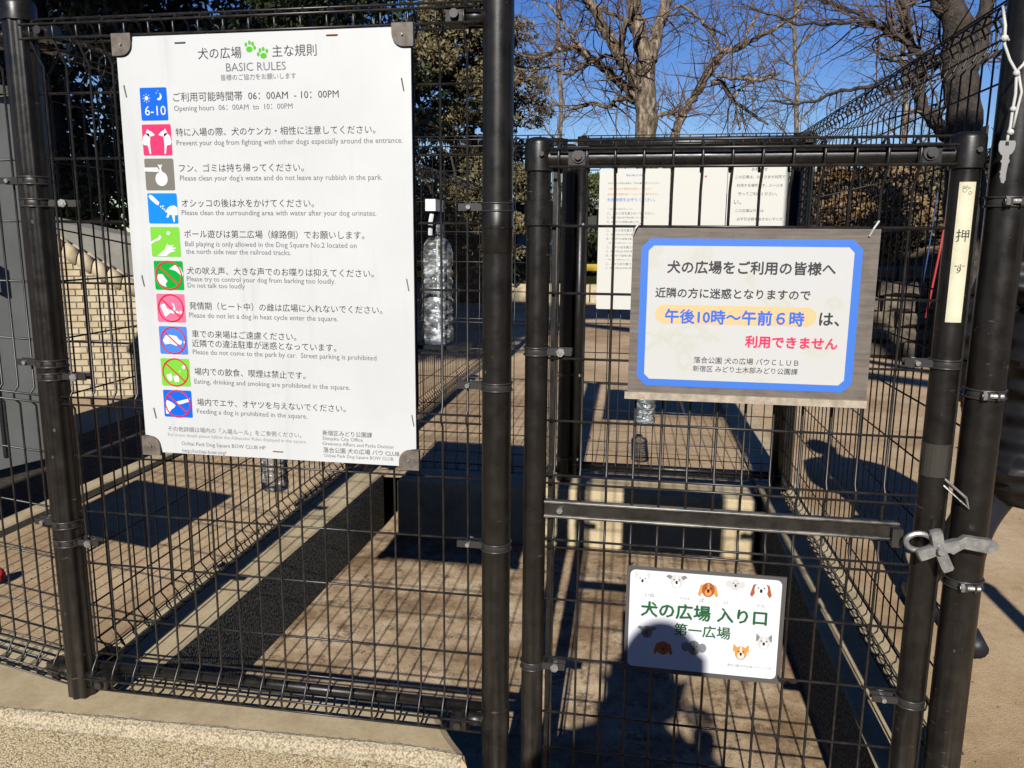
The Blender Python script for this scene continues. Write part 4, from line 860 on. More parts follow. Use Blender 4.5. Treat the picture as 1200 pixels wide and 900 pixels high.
# buff brick wall with rounded coping stepping down to the right
bw = thing('brick_wall', 'buff brick retaining wall with rounded sloping coping stones', 'wall', (-4.2, 4.6, UG))
A, Bp = Vector((-4.45, 4.35)), Vector((-2.75, 5.0)); L = (Bp-A).length; d2 = (Bp-A)/L
bw.location = (A.x, A.y, UG); bw.rotation_euler = (0, 0, math.atan2(d2.y, d2.x))
def wall_h(s): return float(np.interp(s, [0, .5, 1.1, L], [1.22, 1.16, .78, .42]))
BW, BH = .082, .042
b = MB(); P = [(0, 0), (L, 0)]+[(s, wall_h(s)-.03) for s in (L, 1.1, .5, 0)]
b.plate(P, .006, .2); b.build('mortar_core', M['mortar'], bw)
bm_ = MB(); bm_.add([(0.002,.012,.002),(BW-.003,.012,.002),(BW-.003,.012,BH-.003),(.002,.012,BH-.003),(.004,0,.004),(BW-.005,0,.004),(BW-.005,0,BH-.005),(.004,0,BH-.005)], [(4,5,6,7),(0,1,5,4),(1,2,6,5),(2,3,7,6),(3,0,4,7)])
bmesh_ = bm_.mesh('brick', M['brick']); nb = 0
cand = []
for row in range(30):
    for c in range(30):
        s = c*BW+(BW/2 if row % 2 else 0)
        if s+BW > L or (row+1)*BH > wall_h(s+BW/2)-.03: continue
        cand.append((s, row*BH))
cand.sort(key=lambda q: abs(q[0]-1.0))
for s, z in cand[:300]: o = link('brick', bmesh_, bw, (s, random.uniform(-.003, .001), z))
rest = MB()
for s, z in cand[300:]: rest.add([(x+s, y, zz+z) for x, y, zz in bm_.v], bm_.f)
if rest.v: tag(rest.build('brick_course', M['brick'], bw), kind='stuff')
s = 0.0
while s < L-.05:
    w_ = .085; h0, h1 = wall_h(s), wall_h(min(L, s+w_)); b = MB()
    b.tube([(-.040, .03, (h0-h1)/2), (-.036, .03, (h0-h1)/2), (.036, .03, (h1-h0)/2), (.040, .03, (h1-h0)/2)], [.040, .056, .056, .040], 12); b.tube([(-.036, .12, (h0-h1)/2), (.036, .12, (h1-h0)/2)], .056, 10)
    o = b.build('coping_stone', M['brick'], bw, True, loc=(s+w_/2, 0, (h0+h1)/2-.03)); s += w_
gw = thing('concrete_wall', 'grey concrete wall sloping away above the brick wall', 'wall', (-4.6, 5.3, UG))
b = MB(); b.add([(0, 0, 0), (2.3, .5, 0), (2.3, .5, .68), (0, 0, 1.17), (0, .2, 0), (2.3, .7, 0), (2.3, .7, .68), (0, .2, 1.17)], [(0,1,2,3),(4,7,6,5),(3,2,6,7),(1,5,6,2),(0,3,7,4)]); b.build('wall_face', M['concretewall'], gw)
b = MB(); b.add([(-.02, -.03, 1.17), (2.31, .47, .68), (2.31, .73, .68), (-.02, .23, 1.17), (-.02, -.03, 1.22), (2.31, .47, .73), (2.31, .73, .73), (-.02, .23, 1.22)], [(0,1,5,4),(1,2,6,5),(2,3,7,6),(3,0,4,7),(4,5,6,7)]); b.build('coping', M['concretewall'], gw)

# ------------------------------------------------------------------ sign out of frame on the left panel (its shadow lies on the ground)
os_ = thing('notice_board', 'grey notice board on the fence panel left of the fluted post', 'sign', (-1.90, 1.60, 0), math.atan2(-.217, .976))
b = MB(); b.box((-.27, -.02, .70), (.27, -.012, 1.03)); b.build('board', M['boardgrey'], os_)
b = MB(); b.box((-.25, -.024, .72), (.25, -.0205, 1.01)); b.build('board_face', M['white'], os_)

# ------------------------------------------------------------------ trees
def foliage(name, m, parent, clumps, n, size, loc=(0, 0, 0), flat=.6):
    """many small leaf faces grouped in clumps: clumps = list of (centre, radius)"""
    cs = np.array([c for c, r in clumps]); rs = np.array([r for c, r in clumps]); pr = rs**2; pr = pr/pr.sum()
    idx = rng.choice(len(cs), n, p=pr); d = rng.normal(size=(n, 3)); d /= np.linalg.norm(d, axis=1)[:, None]
    p = cs[idx]+d*(rs[idx]*rng.uniform(.35, 1.0, n)**.6)[:, None]*np.array([1, 1, flat])
    u = rng.normal(size=(n, 3)); u /= np.linalg.norm(u, axis=1)[:, None]; q = rng.normal(size=(n, 3)); v = np.cross(u, q); v /= np.linalg.norm(v, axis=1)[:, None]
    s = (size*rng.uniform(.6, 1.3, n))[:, None]
    V = np.stack([p-u*s, p+v*s*.45, p+u*s, p-v*s*.45], 1).reshape(-1, 3)
    me = bpy.data.meshes.new(name); me.vertices.add(4*n); me.vertices.foreach_set('co', V.ravel()); me.loops.add(4*n); me.polygons.add(n)
    me.loops.foreach_set('vertex_index', np.arange(4*n)); me.polygons.foreach_set('loop_start', np.arange(0, 4*n, 4)); me.polygons.foreach_set('loop_total', np.full(n, 4))
    me.materials.append(m); me.update(calc_edges=True); return link(name, me, parent, loc)
def blob_clumps(w_, d_, z0, z1, n, r):
    out = []
    for i in range(n):
        a = random.uniform(0, 2*PI); u = random.random()**.5; z = random.uniform(z0, z1); k = math.sin(PI*min(1, max(0.08, (z-z0)/(z1-z0)*.9+.1)))**.5
        out.append(((w_*u*k*math.cos(a), d_*u*k*math.sin(a), z), r*random.uniform(.6, 1.2)))
    return out
def leafy_tree(name, label, x, y, z, w_, d_, zc0, zc1, n_clump, r, n_leaf, leaf, m, group=None, trunk=.16, cat='tree', bark='darkbark'):
    t = thing(name, label, cat, (x, y, z), random.uniform(0, 6), group)
    b = MB(); b.tube([(0, 0, -.1), (.04, .02, zc0*.6), (-.05, .05, zc0), (.03, 0, (zc0+zc1)/2)], [trunk*1.3, trunk, trunk*.85, trunk*.4], 10)
    for k in range(6):
        a = k*1.05+.3; z_ = zc0*.8+.25*k*(zc1-zc0)/6; b.tube([(0, 0, z_), (w_*.35*math.cos(a), d_*.35*math.sin(a), z_+.5), (w_*.7*math.cos(a), d_*.7*math.sin(a), z_+1.2)], [trunk*.4, trunk*.25, trunk*.08], 6)
    b.build('trunk', M[bark], t, True)
    o = foliage('crown', m, t, blob_clumps(w_, d_, zc0, zc1, n_clump, r), n_leaf, leaf); return t

EG = 'evergreen trees behind the dog run'
leafy_tree('evergreen_tree', 'dark evergreen tree above the grey cabinet', -6.6, 8.2, UG, 2.0, 1.7, 1.0, 6.2, 60, .62, 30000, .055, M['evergreen'], EG)
leafy_tree('evergreen_tree', 'dark evergreen tree rising behind the brick wall', -4.6, 9.3, UG, 1.9, 1.7, 1.2, 6.6, 60, .62, 30000, .055, M['evergreen'], EG)
leafy_tree('evergreen_tree', 'dark evergreen tree with a forked trunk behind the rules sign', -5.4, 12.6, UG, 1.9, 1.8, 1.3, 6.0, 60, .65, 30000, .06, M['evergreen'], EG)
leafy_tree('conifer_tree', 'browned conifer tree between the rules sign and the thick post', -3.0, 13.2, UG, 1.25, 1.2, .8, 4.9, 90, .40, 60000, .038, M['conifer'])
leafy_tree('evergreen_tree', 'large evergreen tree at the far left edge', -10.5, 12, UG, 3.0, 2.2, 1.0, 8, 60, .9, 26000, .08, M['evergreen'], EG)
leafy_tree('evergreen_tree', 'distant evergreen tree above the top rail of the sign fence', -6.5, 15.5, UG, 3.0, 2.2, 1.6, 8.2, 70, .85, 30000, .08, M['evergreen'], EG)
for i, (x, y, w_, h_, lab) in enumerate(((-3.6, 16.5, 1.9, 3.6, 'clipped dark shrub far behind the spray bottle'), (-1.0, 17.0, 1.5, 2.2, 'dark shrub mass glimpsed between the two gate posts'), (1.3, 17.5, 1.6, 1.9, 'olive green shrub behind the paper notices'), (3.4, 18, 1.6, 1.8, 'dull green shrub behind the gate corner post'), (-6.0, 15, 1.8, 2.6, 'dark shrub behind the concrete wall'))):
    t = thing('shrub', lab, 'shrub', (x, y, UG), 0, 'shrubs along the far edge of the run')
    foliage('foliage', M['hedge'] if i % 2 else M['evergreen'], t, blob_clumps(w_, .9, .1, h_, 40, .4), 14000, .05)
    b = MB()
    for k in range(5): a = k*1.3; b.tube([(.1*math.cos(a), .1*math.sin(a), 0), (.5*math.cos(a), .4*math.sin(a), h_*.7)], [.04, .015], 5)
    b.build('stem', M['darkbark'], t)

# bare trees
def limb_pts(L, Y, dY=0.0):
    out = []
    for i, (px, py, wpx) in enumerate(L): yy = Y+dY*i; out.append((at(px, py, yy), wpx/2*yy/F))
    return out
def smooth_path(P, sub=4, jit=.0):
    pts = [p for p, r in P]; rad = [r for p, r in P]; o, ro = [], []
    for i in range(len(pts)-1):
        p0 = pts[max(0, i-1)]; p1 = pts[i]; p2 = pts[i+1]; p3 = pts[min(len(pts)-1, i+2)]
        for k in range(sub):
            t = k/sub
            q = 0.5*((2*p1)+(-p0+p2)*t+(2*p0-5*p1+4*p2-p3)*t*t+(-p0+3*p1-3*p2+p3)*t**3)
            q = q+Vector((random.gauss(0, jit), random.gauss(0, jit), random.gauss(0, jit))); o.append(q); ro.append((rad[i]+(rad[i+1]-rad[i])*t)*random.uniform(.93, 1.08))
    o.append(pts[-1]); ro.append(rad[-1]); return o, ro
def twig(b, p, d, L, r, lvl, cnt):
    if cnt[0] > cnt[1]: return
    cnt[0] += 1
    n = 4 if lvl > 1 else 5; pts = [p]; rr = [r]; q = p.copy(); dd = d.normalized()
    for k in range(n):
        dd = (dd+Vector((random.gauss(0, .22), random.gauss(0, .22), random.gauss(.04, .20)))).normalized(); q = q+dd*(L/n); pts.append(q.copy()); rr.append(r*(1-.75*(k+1)/n))
        if lvl < 4 and random.random() < (.92 if lvl < 2 else .72):
            side = dd.cross(Vector((random.gauss(0, 1), random.gauss(0, 1), random.gauss(0, 1)))).normalized()
            twig(b, q.copy(), dd*.6+side*.9, L*random.uniform(.4, .65), max(.0028, rr[-1]*.6), lvl+1, cnt)
    b.tube(pts, rr, 4 if lvl > 0 else 5, caps=False)
def bare_tree(label, limbs, Y, base, twig_n=900, tw_len=.9, bark='bark', group='bare winter trees', dens=1.0):
    t = thing('bare_tree', label, 'tree', base, 0, group); B0 = Vector(base)
    tr = MB(); tw = MB(); cnt = [0, twig_n]
    for k, (L, dY) in enumerate(limbs):
        P, R_ = smooth_path(limb_pts(L, Y, dY), 4, .012)
        if k == 0: P = [B0]+P; R_ = [R_[0]*1.25]+R_
        (tr if k == 0 else tr).tube([q-B0 for q in P], R_, 10)
        if k == 0: continue
        cnt = [0, int(twig_n/len(limbs)*1.2)]; quota = max(8, cnt[1]//max(1, len(P)-2))
        for i in range(1, len(P)-1):
            for _k in range(1 if random.random() < .72*dens else 0):
                dd = (P[i+1]-P[i]).normalized(); side = dd.cross(Vector((random.gauss(0, 1), random.gauss(0, 1), random.gauss(0, 1)))).normalized()
                cn = [0, max(5, int(quota*.36))]; twig(tw, P[i]-B0, dd*.5+side+Vector((0, 0, .25)), tw_len*random.uniform(.4, 1.1), max(.0055, min(R_[i]*.4, .013)), 0, cn)
    tr.build('trunk', M[bark], t, True); tw.build('twigs', M['twig'], t, True); return t
Y1t = 11.0
b1 = at(757, 330, Y1t)
main_l = [([(757, 330, 30), (757, 240, 27), (757, 170, 24), (758, 130, 23), (756, 105, 24), (757, 70, 20), (748, 35, 17), (742, 0, 15), (738, -50, 12)], 0),
    ([(762, 75, 16), (768, 45, 13), (775, 20, 12), (785, -10, 10), (798, -50, 8)], .08), ([(752, 108, 16), (738, 82, 14), (722, 57, 12), (707, 32, 11), (692, 2, 10), (675, -40, 8)], -.1),
    ([(748, 118, 11), (728, 98, 10), (712, 84, 8.5), (690, 67, 8), (672, 55, 7), (650, 60, 6), (628, 68, 4), (604, 60, 2.5)], .12), ([(742, 100, 8), (731, 75, 7.5), (728, 52, 6), (732, 32, 6), (743, 15, 5), (752, -10, 5)], -.15),
    ([(750, 122, 7), (733, 116, 6), (722, 118, 5), (712, 127, 4.5), (695, 120, 4), (680, 126, 3), (660, 124, 2.5), (641, 121, 2)], .1), ([(724, 65, 4), (705, 68, 4), (685, 78, 4), (665, 86, 4), (650, 77, 3.5), (628, 82, 3), (604, 81, 2)], .1),
    ([(690, 67, 4), (668, 40, 3.5), (655, 20, 3), (640, 2, 3)], .05), ([(740, 25, 5), (715, 15, 4.5), (700, 8, 4), (680, -8, 3)], .1), ([(763, 137, 5), (776, 134, 4), (790, 133, 3), (800, 136, 2)], .05), ([(776, 20, 4), (800, 8, 3), (826, 30, 2.5), (850, 42, 2)], .1)]
bare_tree('bare tree with several pale limbs rising above the gate', main_l, Y1t, (b1.x, Y1t, UG), 6500, 1.0, dens=1.35)
Y2t = 14.0
slant = [([(775, 330, 14), (783, 200, 12), (792, 155, 10)], 0), ([(792, 155, 10), (800, 135, 9), (812, 115, 9), (822, 100, 8.5), (832, 83, 8), (845, 62, 7), (868, 56, 6), (890, 42, 5), (915, 30, 4), (940, 10, 3)], .1),
    ([(833, 96, 6), (846, 98, 5), (856, 112, 5), (862, 120, 4), (878, 132, 3), (900, 146, 2)], .1), ([(832, 88, 4), (850, 90, 4), (876, 92, 4), (890, 94, 4), (915, 85, 3)], -.1), ([(860, 114, 3.5), (870, 103, 3), (880, 96, 3), (900, 90, 2.5), (930, 98, 2)], .1),
    ([(846, 62, 4), (838, 45, 3), (822, 25, 3), (806, 10, 2)], .1), ([(865, 120, 3), (863, 135, 2.5), (866, 152, 2)], .05), ([(800, 135, 4), (788, 130, 3), (775, 138, 2)], .1), ([(868, 56, 3), (880, 30, 3), (893, 8, 2)], .1)]
bb = at(772, 330, Y2t); bare_tree('thin bare tree leaning right beside the pale limbed tree', slant, Y2t, (bb.x, Y2t, UG), 7000, 1.4, dens=1.4)
Y3t = 9.0
right = [([(1128, 330, 44), (1130, 240, 40), (1131, 160, 34), (1128, 110, 33), (1124, 60, 32), (1120, 20, 26), (1100, -30, 20)], 0), ([(1136, 90, 18), (1148, 40, 16), (1158, 0, 14), (1168, -50, 11)], .1),
    ([(1112, 160, 16), (1098, 148, 14), (1085, 130, 13), (1078, 112, 12), (1079, 90, 10), (1078, 70, 8), (1060, 30, 6), (1052, 0, 5)], .1), ([(1118, 20, 14), (1100, 10, 13), (1090, -10, 12)], .05),
    ([(1080, 100, 6), (1067, 97, 5), (1040, 104, 4.5), (1008, 102, 4), (980, 108, 3.5), (955, 118, 3), (930, 122, 2.5), (905, 118, 2)], .1), ([(1118, 62, 7), (1090, 66, 6), (1068, 56, 6), (1040, 36, 6), (1020, 25, 5), (995, 11, 4.5), (968, 4, 4), (940, -6, 3)], .1),
    ([(1068, 56, 4.5), (1042, 34, 4), (1030, 31, 4), (1002, 26, 4), (970, 28, 3.5), (937, 27, 3), (900, 17, 2.5), (870, 5, 2)], .1), ([(1122, 80, 5), (1112, 70, 5), (1092, 78, 4), (1065, 72, 3), (1030, 70, 2.5)], .1), ([(1068, 40, 4), (1063, 20, 4), (1055, 0, 3.5)], .1), ([(1145, 70, 7), (1170, 62, 6), (1200, 50, 5)], .1)]
bb = at(1128, 330, Y3t); bare_tree('thick dark bare tree behind the gate side fence', right, Y3t, (bb.x, Y3t, 0.0), 5500, 1.0, bark='darkbark', dens=1.4)
for i, (px, Yd, lab) in enumerate(((932, 19, 'slender bare tree standing far behind the notices'), (1060, 17, 'pale slender trunk seen through the side fence mesh'), (655, 21, 'slender bare tree far behind the gate posts'))):
    L = [([(px, 300, 6), (px, 200, 5.5), (px+2, 120, 5), (px-1, 50, 4.5), (px+2, -20, 4)], 0)]
    for k in range(9): yy = 190-k*22; s_ = -1 if k % 2 else 1; L.append(([(px, yy, 2.6), (px+s_*14, yy-14, 2.0), (px+s_*30, yy-34, 1.5)], .05*s_))
    bb = at(px, 300, Yd); bare_tree(lab, L, Yd, (bb.x, Yd, 0 if px > 940 else UG), 2200, 1.6, dens=1.4)

# tall shade trees behind the viewer: they throw the deep shade over the left of the scene
leafy_tree('shade_tree', 'tall evergreen tree behind the viewer shading the far left', -2.36, -1.9, 0, 1.3, 1.2, 5.9, 8.6, 70, .8, 26000, .09, M['evergreen'], 'shade trees behind the viewer', trunk=.165)
leafy_tree('shade_tree', 'second evergreen tree further back behind the viewer', -7.2, -3.0, 0, 3.6, 2.2, 7.0, 16.0, 120, 1.2, 46000, .12, M['evergreen'], 'shade trees behind the viewer', trunk=.25)

for i, (x, y, w_, z0, z1, lab) in enumerate(((7.2, -2.5, 2.6, 1.0, 13, 'tall evergreen added to block the sky, to the right behind the viewer'), (8.5, -7.5, 3.0, 1.0, 14, 'tall evergreen added to block the sky, further back on the right of the viewer'), (-6.2, -8.5, 2.6, 1.0, 5.2, 'low evergreen added to block the sky, behind the viewer on the left'),
        (9.5, 3.2, 2.2, 1.5, 12, 'tall evergreen added to block the sky, on the right beyond the frame'), (-12.5, 2.0, 2.6, 1.0, 12, 'tall evergreen added to block the sky, on the left beyond the frame'), (5.0, -12, 3.0, .6, 4.8, 'low evergreen added to block the sky, straight behind the viewer'))):
    leafy_tree('shade_tree', lab, x, y, 0, w_, w_*.8, z0, z1, 90, 1.15, 26000, .15, M['evergreen'], 'shade trees behind the viewer', trunk=.22)  # unseen trees added around the viewer to block sky fill in the shadows
spt = thing('shade_tree', 'wide evergreen canopy added high over the viewer to cut the sky light', 'tree', (4.6, -3.2, 0), 0, 'shade trees behind the viewer')
cl_ = []  # unseen leaf sheet, sloped along the sun rays, added to cut sky fill
for k in range(420):
    yy = random.uniform(-8.5, 4.4); xx = random.uniform(-9, 9); cl_.append(((xx-4.6, yy+3.2, 6.95-.568*yy+random.uniform(-.2, .2)), random.uniform(.4, .6)))
foliage('crown', M['evergreen'], spt, cl_, 90000, .14)
b = MB(); b.tube([(0, 0, 0), (.1, 0, 3), (-.2, .1, 6.5), (-.4, .2, 8)], [.34, .28, .2, .1], 12)
for k in range(9):
    tx, ty, tz = cl_[k*7][0]; b.tube([(-.1, 0, 5.5), (tx*.5, ty*.5, 5.5+(tz-5.5)*.7), (tx, ty, tz)], [.12, .08, .03], 6)
b.build('trunk', M['darkbark'], spt, True)
hd = thing('hedge', 'long evergreen hedge added behind the viewer to block the low sky', 'hedge', (0, -10.5, 0))
foliage('foliage', M['evergreen'], hd, [((random.uniform(-11, 12), random.uniform(-.6, .6), random.uniform(.2, 4.2)), .8) for k in range(150)], 40000, .13)  # out of view, added to hide the low sky behind the camera
b = MB(); [b.tube([(x, 0, 0), (x, 0, 2.4)], .05, 5) for x in range(-10, 12, 2)]; tag(b.build('stem', M['darkbark'], hd), kind='stuff')

# ------------------------------------------------------------------ bank with stone terrace, right
bank = MB(); nx, ny = 46, 22
def bank_z(x, y):
    e = max(0.0, min(1.0, (x-.13*y)/1.1)); return e*(.95*max(0, min(1, (y-9.6)/.5)) + max(0, (y-10.2))*.20 + .10*math.sin(x*2.1+y)+.08*math.sin(x*5.3-y*2.2))
vv = [(1.2+i*.45, 9.7+j*.5, max(0.02, bank_z(1.2+i*.45, 9.7+j*.5))) for j in range(ny) for i in range(nx)]
bank.add(vv, [(j*nx+i, j*nx+i+1, (j+1)*nx+i+1, (j+1)*nx+i) for j in range(ny-1) for i in range(nx-1)])
tag(bank.build('bank', M['bank'], None, True), kind='structure')
st = thing('stone_terrace', 'rough stone terrace wall below the brown bank', 'wall', (1.2, 9.45, 0))
nrow = 6; cnt_s = 0
for r in range(nrow):
    x = random.uniform(0, .2)
    while x < 7.0 and cnt_s < 290:
        w_ = random.uniform(.26, .55); h_ = .165; b = MB(); z = r*.17; yo = r*.05+random.uniform(-.03, .03)
        j = lambda s_: random.uniform(-s_, s_)
        b.add([(x+.01, yo+.03, z+j(.01)), (x+w_-.02, yo+.03, z+j(.01)), (x+w_-.02, yo+.3, z), (x+.01, yo+.3, z), (x+.02, yo+.02, z+h_+j(.015)), (x+w_-.03, yo+.02, z+h_+j(.015)), (x+w_-.03, yo+.3, z+h_), (x+.02, yo+.3, z+h_), (x+w_*.3, yo-.04, z+.05), (x+w_*.7, yo-.04+j(.02), z+.05), (x+w_*.7, yo-.035, z+.12), (x+w_*.3, yo-.035+j(.02), z+.12)],
              [(4,5,6,7),(1,2,6,5),(3,0,4,7),(0,1,9,8),(1,5,10,9),(5,4,11,10),(4,0,8,11),(8,9,10,11)])
        b.build('stone', M['stone'], st); x += w_; cnt_s += 1
t = thing('fallen_leaves', 'dry brown leaves lying on the bank', 'leaves'); 
bpy.data.objects.remove(t)
n = 2600; X = rng.uniform(1.4, 12, n); Yv = rng.uniform(9.9, 16, n); Zv = np.array([bank_z(a, c) for a, c in zip(X, Yv)])
cl = foliage('leaf_litter', M['dryleaf'], None, [((0, 0, 0), .01)], n, .06)
co = np.empty(n*12); cl.data.vertices.foreach_get('co', co); co = co.reshape(n, 4, 3)*np.array([1, 1, .35]); co += np.stack([X, Yv, Zv+.03], 1)[:, None, :]; cl.data.vertices.foreach_set('co', co.ravel()); cl.data.update(); tag(cl, kind='stuff')
# leaf scraps on the ground near by
n = 240; X = rng.uniform(-3, 2.6, n); Yv = rng.uniform(1.7, 8, n); Zv = np.where((X > -1.15) & (X < .46) & (Yv < 3.2), .008, np.where(X > .66, .006, .256 if False else UG+.006))
ok = ~(((X > -1.4) & (X < -1.1)) | ((X > .4) & (X < .7)) | ((Yv > 3.15) & (Yv < 3.5)) | (Yv < 1.8)); X, Yv, Zv = X[ok], Yv[ok], Zv[ok]; n = len(X)
cl = foliage('leaf_scraps', M['dryleaf'], None, [((0, 0, 0), .001)], n, .011)
co = np.empty(n*12); cl.data.vertices.foreach_get('co', co); co = co.reshape(n, 4, 3)*np.array([1, 1, .25]); co += np.stack([X, Yv, Zv], 1)[:, None, :]; cl.data.vertices.foreach_set('co', co.ravel()); cl.data.update(); tag(cl, kind='stuff')

for i, (x, y, w_, h_, mt, lab) in enumerate(((2.6, 10.9, .8, .9, 'dryleaf', 'withered brown bush low on the bank beside the terrace'), (3.9, 11.6, 1.0, 1.1, 'conifer', 'dull green bush growing on the bank'), (3.2, 12.6, 1.0, 1.0, 'dryleaf', 'withered bush higher on the bank'), (5.2, 12.4, 1.2, 1.1, 'dryleaf', 'broad withered bush on the bank behind the latch post'), (4.6, 14.2, 1.5, .9, 'evergreen', 'dark evergreen bush near the top of the bank'), (2.9, 15.2, 1.4, .8, 'conifer', 'brown green bush at the foot of the far bank'), (6.4, 14.8, 1.6, 1.1, 'evergreen', 'dark bush at the top right of the bank'))):
    t = thing('bush', lab, 'bush', (x, y, bank_z(x, y)-.05), 0, 'bushes on the bank')
    foliage('foliage', M[mt], t, blob_clumps(w_, w_*.6, .05, h_, 26, .30), 6500, .04)
    b = MB()
    for k in range(9): a = k*.7; b.tube([(.06*math.cos(a), .06*math.sin(a), 0), (.3*w_*math.cos(a), .3*w_*math.sin(a), h_*.6), (.6*w_*math.cos(a+.3), .5*w_*math.sin(a+.3), h_*1.15)], [.02, .012, .005], 5)
    b.build('stem', M['darkbark'], t)
n = 2600; X = rng.uniform(-3.2, 2.4, n); Yv = 1.55+rng.uniform(0, 1, n)**1.6*6; Zv = np.where((X > -1.14) & (X < .47) & (Yv < 3.2), .006, np.where(X > .67, .002, UG+.002))
ok = ~(((X > -1.36) & (X < -1.13)) | ((X > .47) & (X < .68)) | ((Yv > 3.15) & (Yv < 3.5)) | ((X < -1.3) & (Yv < 1.9)) | ((X > -1.4) & (Yv < 1.7) & (X < .6))); X, Yv, Zv = X[ok], Yv[ok], Zv[ok]; n = len(X)
rs = rng.uniform(.0012, .0045, n); base = np.array([(1, 0, 0), (0, 1, 0), (-1, 0, 0), (0, -1, 0), (0, 0, 1)], float)
V = (base[None]*rs[:, None, None]*rng.uniform(.7, 1.3, (n, 5, 1))+np.stack([X, Yv, Zv], 1)[:, None, :]).reshape(-1, 3)
b = MB(); b.v = [tuple(q) for q in V]; b.f = [tuple(k*5+i for i in t3) for k in range(n) for t3 in ((0, 1, 4), (1, 2, 4), (2, 3, 4), (3, 0, 4))]
tag(b.build('grit', mat('ground_grit', (0.3, 0.25, 0.2), .9, build=two_tone((0.10, 0.08, 0.06), (0.5, 0.42, 0.32), 60, bs=0))), kind='stuff')
# ------------------------------------------------------------------ far background
pb = thing('park_building', 'low building with pale blue windows behind the spray bottle', 'building', (-4.9, 19, UG))
b = MB(); b.box((-1.5, 0, 0), (3.6, 2, 1.75)); b.build('wall', M['darkwall'], pb)
b = MB(); b.box((-1.7, -.25, 1.75), (3.8, 2.2, 1.95)); b.build('roof', M['concretewall'], pb)
for k in range(7):
    x = -1.25+k*.68
    b = MB(); b.box((x, -.03, .75), (x+.56, -.001, 1.60)); f_ = b.build('window', M['darkwall'], pb)
    b = MB(); b.box((x+.05, -.04, .80), (x+.51, -.031, 1.55)); b.build('pane', M['glass'], f_)
for x, lab, Y_ in ((-3.55, 'yellow barrier far behind the spray bottle', 13.0), (-.9, 'yellow barrier glimpsed past the slim inner post', 12.0)):
    t = thing('barrier', lab, 'barrier', (x, Y_, UG), 0, 'yellow barriers in the dog run')
    for z in (.42, .60):
        b = MB(); b.box((-.4, -.02, z), (.4, .02, z+.10)); b.build('rail', M['yellow'], t)
    for s_ in (-.36, .36):
        b = MB(); b.tube([(s_, 0, 0), (s_, 0, .8)], .02, 8); b.build('leg', M['yellow'], t)
fb = thing('apartment_block', 'distant pale apartment block above the gate top rail', 'building', (6, 70, 0))
b = MB(); b.box((-9, 0, 0), (9, 10, 8.6)); b.build('wall', M['farwall'], fb)
for r in range(3):
    for k in range(14):
        b = MB(); b.box((-8.4+k*1.25, -.1, 1.4+r*2.5), (-7.6+k*1.25, -.01, 2.9+r*2.5)); b.build('window', M['glass'], fb)
b = MB(); b.box((-9.3, -.3, 8.6), (9.3, 10.3, 9.0)); b.build('roof', M['farwall'], fb)
# white van beyond the side fence
pv = at(1066, 305, 12.5); vn = thing('parked_van', 'small white van parked beyond the side fence', 'van', (pv.x, 12.9, .93))
# low wall at the far side of the run
lw = thing('low_wall', 'low buff stone wall far behind the gate posts', 'wall', (-3, 13.6, UG))
for k in range(14): b = MB(); b.box((k*.5, 0, 0), (k*.5+.48, .3, .30+random.uniform(-.01, .02))); b.build('stone_block', M['brick'], lw)
vn.scale = (.62, .62, .62); vn.location.x -= .18
b = MB(); b.box((0, .02, 0), (1.5, .75, .62)); b.box((.12, .05, .62), (1.15, .72, .95)); b.build('body', M['white'], vn)
b = MB(); b.box((.2, .03, .66), (.6, .049, .88)); b.box((.66, .03, .66), (1.08, .049, .88)); b.build('side_window', M['glass'], vn)
for x in (.3, 1.2): b = MB(); b.tube([(x, 0, .02), (x, .14, .02)], .15, 14); b.build('wheel', M['black'], vn)
b = MB(); b.box((1.42, -.01, .30), (1.5, .019, .42)); b.build('tail_light', M['red'], vn)

